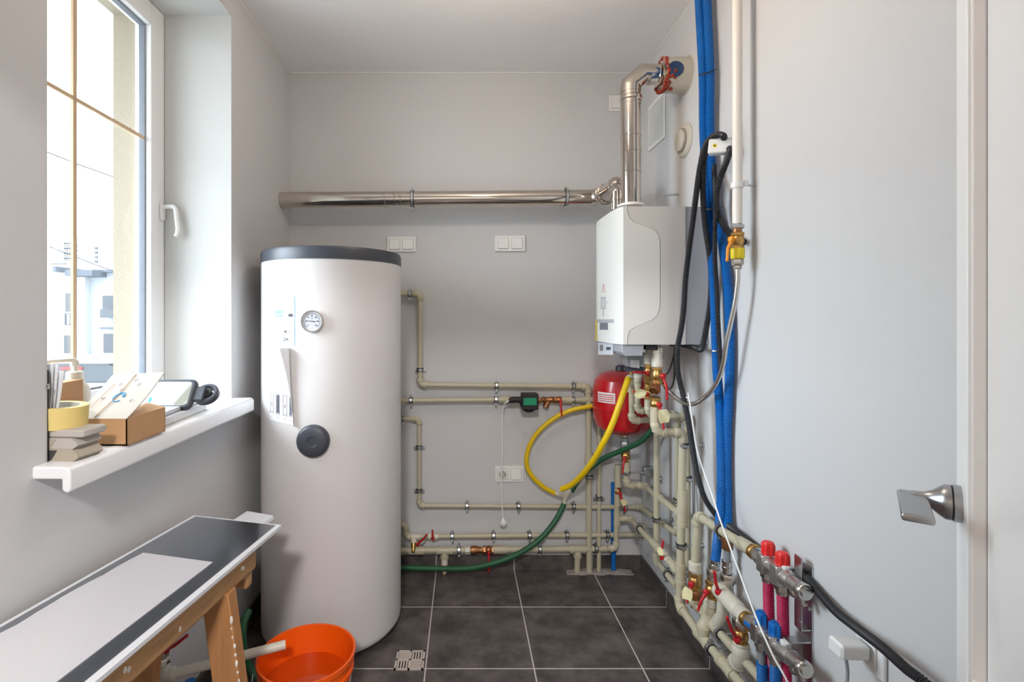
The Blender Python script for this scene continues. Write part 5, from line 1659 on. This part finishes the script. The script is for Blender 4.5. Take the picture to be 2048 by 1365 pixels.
lo_ = [(0.0, 0), (.010, .004), (.014, .014), (.026, .02), (.036, .02), (.05, .012), (.06, 0)]
for s0 in (SW + .012,):
    poly = [dpt(s0, -.02 + h, .69 - z) for z, h in lo_]
    lm.prism(poly, du * (LW - 2 * SW - .024))
lm.build('lower_moulding', 'door_white', door, smooth=50)
hz_ = 1.033
dh = thing('door_handle', None, None, dpt(.048, 0, hz_)) if False else None
hp0 = dpt(.048, 0, hz_)
ro = MB().lathe([(0, .0272), (.009, .0272), (.0095, .0265)], hp0, dn, 40)
ho = ro.build('rosette', 'handle_steel', door)
MB().lathe([(.0092, .0255), (.0118, .0255)], hp0, dn, 40).build('gap_ring', 'black_rubber', ho)
MB().lathe([(.0115, .0262), (.018, .0258), (.024, .0215), (.032, .0145), (.042, .0100), (.05, .0092)], hp0, dn, 40).build('neck', 'handle_steel', ho)
le = MB()
R3 = Matrix((du, dn, UP)).transposed()
le.rbox(hp0 + dn * .055 + du * .052, (.132, .036, .0115), .004, R3)
le.rbox(hp0 + dn * .048, (.021, .02, .0155), .004, R3)
le.build('lever', 'handle_steel', ho, bevel=.002)
MB().lathe([(.0, .0035), (.0006, .0035)], hp0 + dn * .026 + V((-.004, -.0185, -.006)), V((-.2, -1, -.2)), 12).build('grub_screw_hole', 'groove', ho)

# ------------------------------------------------------------------ things on the window sill
S0 = .9972
def sill_pt(px, py, z=S0):
    """point on a horizontal plane at height z seen at a pixel"""
    return P(px, py, (H - z) * F / (py - CY))
def zbox(name, label, cat, c, s, m, rz=0.0, group=None, r=.004, parts=False):
    mb = MB().rbox(c, s, r, Matrix.Rotation(rz, 3, 'Z'))
    return tag(mb.build(name, m), label, cat, group)
# sanding blocks and tape at the near end
bx0 = V((-.905, 1.153, S0))
rz = -.08
def block(name, label, z0, h, foam, grit, dx, wob, dims=(.14, .072)):
    t = thing(name, label, 'sanding block', (bx0.x + dx, bx0.y, z0))
    R = Matrix.Rotation(rz + wob, 3, 'Z')
    cx_ = V((bx0.x + dx, bx0.y, z0))
    L, W = dims
    pf = [(-L / 2, 0.004), (-L / 2, h - .004), (-L / 2 + .004, h), (L / 2 - .012, h), (L / 2, h * .62), (L / 2 + .003, h * .35), (L / 2 - .008, 0), (-L / 2 + .004, 0)]
    MB().prism([cx_ + R @ V((x, -W / 2, z)) for x, z in pf], R @ V((0, W, 0))).build('foam', foam, t)
    pf2 = [(-L / 2 - .001, 0.002), (-L / 2 - .001, h - .004), (L / 2 - .046, h - .003), (L / 2 - .060, 0.002)]
    MB().prism([cx_ + R @ V((x, -W / 2 - .0012, z)) for x, z in pf2], R @ V((0, .0014, 0))).build('grit_face', grit, t)
    return t
block('sanding_block', 'dark gritty sanding block at the bottom of the stack on the sill', S0, .0265, 'sand_foam', 'sand_grit', 0, 0, (.125, .07))
block('sanding_block', 'beige sanding block in the middle of the stack on the sill', S0 + .0268, .0235, 'sand_pale', 'sand_foam', -.001, .02, (.12, .07))
bt_ = MB().rbox((bx0.x + .004, bx0.y + .002, S0 + .0506 + .0085), (.135, .072, .0165), .005, Matrix.Rotation(rz + .05, 3, 'Z'))
tag(bt_.build('sanding_block', 'sand_pale'), 'pale grey flat block on top of the sanding block stack', 'sanding block')
tp = V((bx0.x - .022, bx0.y + .012, S0 + .0678))
t = thing('tape_roll', 'yellow roll of masking tape on the stacked blocks on the sill', 'tape', tp)
MB().lathe([(0, .0415), (0, .055), (.048, .055), (.048, .0415)], tp, (.06, .0, 1), 44, closed=True).build('tape', 'tape_yellow', t)
MB().lathe([(.0, .0385), (.0, .0414), (.048, .0414), (.048, .0385)], tp, (.06, 0, 1), 40, closed=True).build('core', 'collar_grey', t)
# leaning papers
ST = S0 + .0678
for k, (xb, xt, h, lb) in enumerate(((-.924, -.905, .145, 'white paper sheet leaning at the near end of the window, closest to the reveal'), (-.923, -.900, .143, 'middle white paper sheet leaning at the near end of the window'), (-.922, -.893, .128, 'outer white paper sheet leaning at the near end of the window'))):
    fnp = lambda s, v: V((-1.06 + (1.06 + xb + (xt - xb) * v) * s, 1.124 + .0075 * k + .006 * math.sin(3 * v + s) + .004 * s * v, ST + .0005 + h * v - .01 * (1 - s) * v))
    tag(MB().grid(fnp, 8, 8, lambda s, v: V((0, .0016, 0))).build('paper_sheet', 'paper_white'), lb, 'paper', 'papers leaning at the window reveal')
pcl = thing('clipboard', 'dark thin board in front of the leaning papers at the near reveal', 'board', (-1.0, 1.112, S0))
MB().box((-.975, 1.1125, S0 + .10), (.134, .004, .2)).build('board', 'black_rubber', pcl)
MB().lathe([(-.002, .005), (-.002, .007), (.002, .007), (.002, .005)], (-.909, 1.109, S0 + .165), (0, 1, 0), 16, closed=True).build('hanging_eye', 'nickel', pcl)

# open cardboard box
cb_ = thing('cardboard_box', 'open brown cardboard box with its pale printed flap raised on the sill', 'box', (-.88, 1.32, S0))
bw0, bw1, by0_, by1_, bh = -.962, -.826, 1.25, 1.41, .066
wl_ = MB()
tk = .0035
for a, b in (((bw0, by0_, S0 + .001), (bw1, by0_ + tk, S0 + bh)), ((bw0, by1_ - tk, S0 + .001), (bw1, by1_, S0 + bh)), ((bw0, by0_, S0 + .001), (bw0 + tk, by1_, S0 + bh)), ((bw1 - tk, by0_, S0 + .001), (bw1, by1_, S0 + bh)), ((bw0, by0_, S0 + .001), (bw1, by1_, S0 + .004))):
    wl_.bx(a, b)
wl_.prism([(bw1, by0_ + .004, S0 + bh), (bw1, by1_, S0 + bh), (bw1 - .05, by1_ + .0, S0 + bh + .012), (bw1 - .05, by0_ + .05, S0 + bh + .006)], (0, 0, .002))
wl_.build('walls', 'cardboard', cb_)
fp = lambda s, v: V((bw0 - .006 + (bw1 - bw0 + .004) * s + .022 * v - .012 * (1 - s) * v * 0, by0_ + .122 * v, S0 + bh + .001 + .094 * v - .006 * math.sin(3.14 * v) + .008 * v * s))
fpo = MB().grid(fp, 12, 10, lambda s, v: V((0, .0015, -.0022))).build('flap', 'cardboard_pale', cb_)
ff = lambda s, v: fp(s, v) + V((0, -.0008, .0008))
cr = MB()
cr.tube([ff(.42, .02), ff(.45, .5), ff(.47, .98)], .0009, 6)
cr.tube([ff(.16, .1), ff(.2, .8)], .0006, 6)
cr.build('crease', 'cardboard', fpo)
lo = MB()
for rr, n_ in ((.0135, 16), (.0095, 12)):
    lo.tube([ff(.5 + rr * 7.2 * math.cos(6.283 * k / n_) * .95, .50 + rr * 7.6 * math.sin(6.283 * k / n_)) for k in range(n_ - (4 if rr < .01 else 1))], .0013, 6)
lo.build('printed_ring', 'ink_blue', fpo)
ps = MB()
for s, v in ((.32, .78), (.42, .66), (.22, .48), (.78, .42), (.68, .76), (.55, .86)):
    ps.tube([ff(s + .022 * math.cos(6.283 * k / 8), v + .03 * math.sin(6.283 * k / 8)) for k in range(8)], .0007, 5)
ps.build('printed_marks', 'ink_faint', fpo)

# small box behind and the pump dispenser
sbx = thing('cardboard_box', 'small brown cardboard box between the papers and the pump bottle', 'box', (-1.07, 1.30, S0))
MB().box((-1.046, 1.335, S0 + .0745), (.036, .09, .148), Matrix.Rotation(.1, 3, 'Z')).build('carton', 'cardboard', sbx)
pbt = thing('pump_bottle', 'cream pump bottle standing at the window glass', 'bottle', (-1.055, 1.40, S0))
pq = V((-1.073, 1.405, S0))
MB().lathe([(0, .034), (.004, .037), (.105, .037), (.125, .033), (.138, .022), (.143, .0185)], pq, UP, 32).build('body', 'dispenser', pbt)
MB().lathe([(.141, .0205), (.165, .0205), (.168, .016)], pq, UP, 28).build('collar', 'dispenser', pbt)
MB().lathe([(.166, .008), (.18, .0065), (.182, .011), (.198, .009)], pq, UP, 20).tube([pq + V((0, 0, .196)), pq + V((.0, 0, .199)), pq + V((-.03, -.05, .198)), pq + V((-.04, -.068, .192))], .0055, 12).build('pump_head', 'dispenser', pbt)
MB().grid(lambda s, v: pq + V((.0374 * math.sin(.2 + .8 * s), -.0374 * math.cos(.2 + .8 * s), .03 + .025 * v)), 8, 1, lambda s, v: V((0, -.0004, 0))).build('label', 'navy_gloss', pbt)

# flat white box and plastic sheet, framed mirror
wb = thing('paper_stack', 'flat white booklet stack lying on the sill behind the cardboard box', 'booklet', (-.93, 1.6, S0))
wr = Matrix.Rotation(.05, 3, 'Z')
wc_ = V((-.935, 1.585, S0 + .0125))
MB().rbox(wc_, (.13, .30, .022), .003, wr).build('booklet', 'paper_white', wb)
MB().rbox(wc_ + V((.002, .0, -.0118)), (.134, .304, .002), .003, wr).build('cover', 'collar_grey', wb)
tag(MB().rbox(wc_ + V((-.012, .02, .0185)), (.115, .32, .012), .003, Matrix.Rotation(.09, 3, 'Z')).build('plastic_tray', 'panel_grey'), 'thin grey plastic tray lying on the white booklet stack', 'tray')
fmt = thing('framed_mirror', 'rectangular mirror in a dark plastic frame with a side bracket, leaning on the sill', 'mirror', (-1.0, 1.7, S0))
m_a, m_b = P(288, 762, 1.66), P(393, 800, 1.86)
mx_u = V((.155, .16, .0)).normalized()
mc = P(326, 784, 1.63)
mc.z = S0 + .068
mn = V((.02, -.85, .55)).normalized()
mR = rot_to(mn, V((0, 0, 1)))
MB().rbox(mc, (.205, .105, .022), .022, mR, 6).build('frame', 'dark_plastic', fmt, bevel=.002)
MB().rbox(mc + mR @ V((0, 0, .0112)), (.18, .082, .002), .014, mR, 5).build('mirror_glass', 'mirror', fmt)
MB().rbox(mc + mR @ V((-.028, -.022, .0125)), (.008, .016, .0006), .003, mR).build('blue_reflection', 'ink_cyan', fmt)  # blue spot laid on the glass as a painted reflection
bk = mc + mR @ V((.112, .004, -.004))
MB().rbox(bk, (.036, .05, .016), .006, mR).build('hinge', 'dark_plastic', fmt)
MB().lathe([(-.012, .034), (-.008, .038), (.008, .038), (.012, .034), (.012, .026), (-.012, .026)], bk + V((.014, .02, -.004)), mR @ V((0, .25, 1)), 32, closed=True).build('mount_ring', 'dark_plastic', fmt)
MB().lathe([(-.008, .02), (.01, .02)], bk + V((.013, .018, -.003)), mR @ V((0, .25, 1)), 24).build('mount_knob', 'black_rubber', fmt)

# ------------------------------------------------------------------ glossy panel on the sawhorse
pu_ = V((-.065, -1, .052)).normalized()      # along the panel, towards the camera
pv_ = V((.307, -.082, .003)).normalized()    # across it, towards the right
pn_ = pv_.cross(pu_)
if pn_.z < 0:
    pn_ = -pn_
PO = V((-.853, 1.61, .688))
PW, PL = .318, 1.16
def pp(s, w, h=0.0):
    return PO + pu_ * s + pv_ * w + pn_ * h
def pbox(mb, s0, s1, w0, w1, h0, h1):
    return mb.add([pp(s, w, h) for s in (s0, s1) for w in (w0, w1) for h in (h0, h1)], [(0, 1, 3, 2), (4, 6, 7, 5), (0, 4, 5, 1), (2, 3, 7, 6), (0, 2, 6, 4), (1, 5, 7, 3)])
pa = thing('glossy_panel', 'white-edged dark glossy panel lying across the wooden sawhorse', 'panel', pp(.5, PW / 2))
pbox(MB(), 0, PL, 0, PW, -.011, 0).build('board', 'panel_white', pa, bevel=.0015)
pbox(MB(), .012, PL - .012, .014, PW - .015, 0, .0012).build('dark_face', 'dark_gloss', pa)
# white masking film on most of it, its left edge torn
flm = MB()
W1 = PW - .058
pts = [pp(.285, .045, .0016)]
n_ = 40
for k in range(n_ + 1):
    s = .285 + (PL - .02 - .285) * k / n_
    w = .046 + (.004 * noise.noise(V((s * 30, 1.3, 0))) + .006 * noise.noise(V((s * 9, 4.1, 0)))) * (1 if k else 0) - .012 * min(1, k / 12)
    pts.append(pp(s, w, .0016))
pts += [pp(PL - .02, W1, .0016), pp(.285, W1, .0016)]
flm.prism(pts[1:], pn_ * .0009)
tag(flm.build('masking_film', 'film_white'), 'white glossy masking film with a torn left edge covering the near part of the panel', 'film')
# white plank under it
wp = thing('white_plank', 'white plastic plank end sticking out beyond the panel toward the tank', 'plank', P(520, 1040, 1.72))
pk = [P(494, 1022, 1.70), P(545, 1030.5, 1.66)]
pz = .66
q0, q1 = P(494, 1022, 1.70), P(547, 1031, 1.665)
dirn = pu_
MB().prism([q0, q1, q1 + V((.004, 0, -.014)), q0 + V((0, 0, -.018))], V((-.13, -1.0, .02)) * .6).build('plank', 'panel_white', wp, bevel=.003)

# sawhorse
sh = thing('sawhorse', 'paint-splashed wooden sawhorse under the glossy panel', 'sawhorse', (-.62, 1.0, 0))
hs = lambda s, w, h: pp(s, w, h)
def sbeam(name, s0, s1, w0, w1, h0, h1, m='wood', bev=.004):
    return pbox(MB(), s0, s1, w0, w1, h0, h1).build(name, m, sh, bevel=bev)
sbeam('batten', .16, PL + .1, PW - .075, PW - .012, -.031, -.0125)
sbeam('top_beam', .115, PL + .1, PW - .08, PW - .022, -.083, -.0315, bev=.008)
sbeam('cross_piece', .125, .16, PW - .26, PW - .028, -.125, -.084, bev=.008)
lt = P(428, 1200, 1.36)
def leg(top, foot, wd, th, ax):
    d = (foot - top).normalized()
    ax = (ax - d * ax.dot(d)).normalized()
    b = d.cross(ax)
    pts_ = [top + ax * wd / 2 * i + b * th / 2 * j for i, j in ((-1, -1), (1, -1), (1, 1), (-1, 1))]
    return MB().prism(pts_, foot - top)
l_top = pp(.27, PW - .048, -.075)
l_foot = V((l_top.x + .085, l_top.y - .02, 0.0))
l_foot = V((-.53, 1.27, 0.0))
lg = leg(l_top + V((0, 0, .0)), l_foot, .072, .036, V((1, -.12, 0)))
lgo = lg.build('leg', 'wood_leg', sh, bevel=.003)
leg(pp(.27, PW - .25, -.085), V((-.86, 1.30, 0)), .07, .034, V((1, 0, 0))).build('leg', 'wood_leg', sh, bevel=.003)
leg(pp(1.05, PW - .048, -.08), V((-.55, .40, 0)), .07, .034, V((1, 0, 0))).build('leg', 'wood_leg', sh, bevel=.003)
leg(pp(1.05, PW - .25, -.08), V((-.86, .40, 0)), .07, .034, V((1, 0, 0))).build('leg', 'wood_leg', sh, bevel=.003)
pbox(MB(), .28, 1.05, PW - .29, PW - .235, -.13, -.075).build('rear_beam', 'wood', sh, bevel=.004)
spl = MB()
for k in range(26):
    q = l_top.lerp(l_foot, .10 + .88 * k / 26)
    e_ = (l_foot - l_top).normalized()
    ax = (V((1, -.12, 0)) - e_ * V((1, -.12, 0)).dot(e_)).normalized()
    bb = e_.cross(ax)
    if bb.y > 0:
        bb = -bb
    spl.ball(q + ax * .036 + bb * .018 + V((random.uniform(-.003, .001), -.0005, 0)), random.uniform(.0015, .0042), 8, (1, .6, random.uniform(1, 2.6)))
for s_, h_ in ((.19, -.05), (.2, -.046), (.46, -.06), (.62, -.045), (.61, -.05)):
    spl.ball(pp(s_, PW - .0225, h_), .0055, 8, (.5, .9, 1.2))
spl.build('paint_splash', 'paint_splash', sh)['kind'] = 'stuff'

# drain pipe with red lever emptying into the bucket
d0, d1 = V((-.872, 1.475, .272)), P(571, 1290, 1.60)
dpv = thing('drain_pipe', 'beige drain pipe from the wall valve ending over the orange bucket', 'pipe', d0)
MB().tube([d0, d1], .0135, 18).build('pipe', 'ppr_pale', dpv)
elbow_mb(d0, d1 - d0, UP, .0142).build('elbow', 'ppr_pale', dpv, smooth=45)
dv = d0 + V((.0, 0, .06))
mb = MB()
hexnut(mb, dv, UP, -.03, -.005, .019)
mb.lathe([(-.005, .014), (.02, .016), (.04, .013)], dv, V((.25, .0, 1)), 16)
mb.build('valve_body', 'nickel', dpv)
lever_mb(dv + V((.012, -.005, .025)), V((.5, -.8, .1)), V((.75, -.1, .62)), .012, .082).build('lever', 'red_lever', dpv, smooth=50)
tag(MB().tube([V((-.86, 1.6, .0)), V((-.86, 1.6, .17))], .016, 16).build('blue_conduit', 'blue_hose'), 'short blue conduit rising from the floor behind the sawhorse leg', 'conduit')
hose('garden_hose', 'dark green hose standing between the left wall and the tank', 'hose', [V((-.80, 1.90, .22)), V((-.805, 1.86, .19)), V((-.795, 1.84, .12)), V((-.78, 1.845, .05)), V((-.74, 1.83, .014)), V((-.66, 1.80, .014))], .0132, 'green_hose')

# orange bucket
bkc = V((-.497, 1.615, 0))
bu = thing('bucket', 'bright orange plastic bucket half full of water in front of the tank', 'bucket', bkc)
zr = .252
wall_ = [(.0, .112), (.002, .118), (.06, .124), (.19, .138), (.192, .146), (.205, .1465), (.207, .1405), (.235, .1435), (.237, .1505), (zr, .1515), (zr, .1445), (.2, .136), (.06, .12), (.012, .113), (.012, .004), (0.0, .004)]
MB().lathe(wall_, bkc, UP, 72, closed=True).build('pail', 'orange_plastic', bu, smooth=30)
MB().lathe([(.165, .001), (.165, .1322)], bkc, UP, 56, cap=False).build('water', 'bucket_water', bu)
hd = []
for k in range(25):
    a = math.pi * k / 24
    hd.append(bkc + V((.1505 * math.cos(a), -.02 - .135 * math.sin(a) * .62 - .03, .215 - .2 * math.sin(a))))
MB().tube(fillet(hd, .003, 2), .0022, 8).build('wire_handle', 'zinc', bu)

# floor drain
fd0 = V((-.205, 1.949, .0))
fdr = thing('floor_drain', 'square steel floor drain grate set in the dark tiles', 'drain', fd0)
g = .055
fr2 = MB()
for a, b in (((-g, -g), (g, -g + .008)), ((-g, g - .008), (g, g)), ((-g, -g), (-g + .008, g)), ((g - .008, -g), (g, g)), ((-.004, -g), (.004, g)), ((-g, -.004), (g, .004))):
    fr2.bx((fd0.x + a[0], fd0.y + a[1], .0), (fd0.x + b[0], fd0.y + b[1], .0032))
for qx, qy, horiz in ((-1, 1, 1), (1, 1, 0), (-1, -1, 0), (1, -1, 1)):
    for k in range(4):
        o_ = .004 + .0107 * (k + .55)
        if horiz:
            fr2.bx((fd0.x + (qx * .004 if qx > 0 else -g + .006), fd0.y + qy * o_ - .003, .0), (fd0.x + (g - .006 if qx > 0 else -.004), fd0.y + qy * o_ + .003, .0032))
        else:
            fr2.bx((fd0.x + qx * o_ - .003, fd0.y + (qy * .004 if qy > 0 else -g + .006), .0), (fd0.x + qx * o_ + .003, fd0.y + (g - .006 if qy > 0 else -.004), .0032))
fr2.build('grate', 'grate_steel', fdr)
MB().bx((fd0.x - g + .002, fd0.y - g + .002, .0), (fd0.x + g - .002, fd0.y + g - .002, .0006)).build('pit', 'black_rubber', fdr)

# rough mortar where the risers enter the floor
mo = MB()
def mfn(s, v):
    x = .53 + .34 * s
    y = YB - .012 - .055 * v
    e_ = min(s, 1 - s, 1 - v) * 6
    return V((x + .012 * noise.noise(V((s * 9, v * 5, 2))), y + .012 * noise.noise(V((s * 7, v * 6, 9))), .0006 + .012 * max(0, min(1, e_)) * (.55 + .6 * noise.noise(V((s * 14, v * 9, 5))))))
mo.grid(mfn, 40, 10)
tag(mo.build('mortar_patch', 'mortar', smooth=60), 'rough grey mortar smeared on the floor where the risers go down', 'mortar')
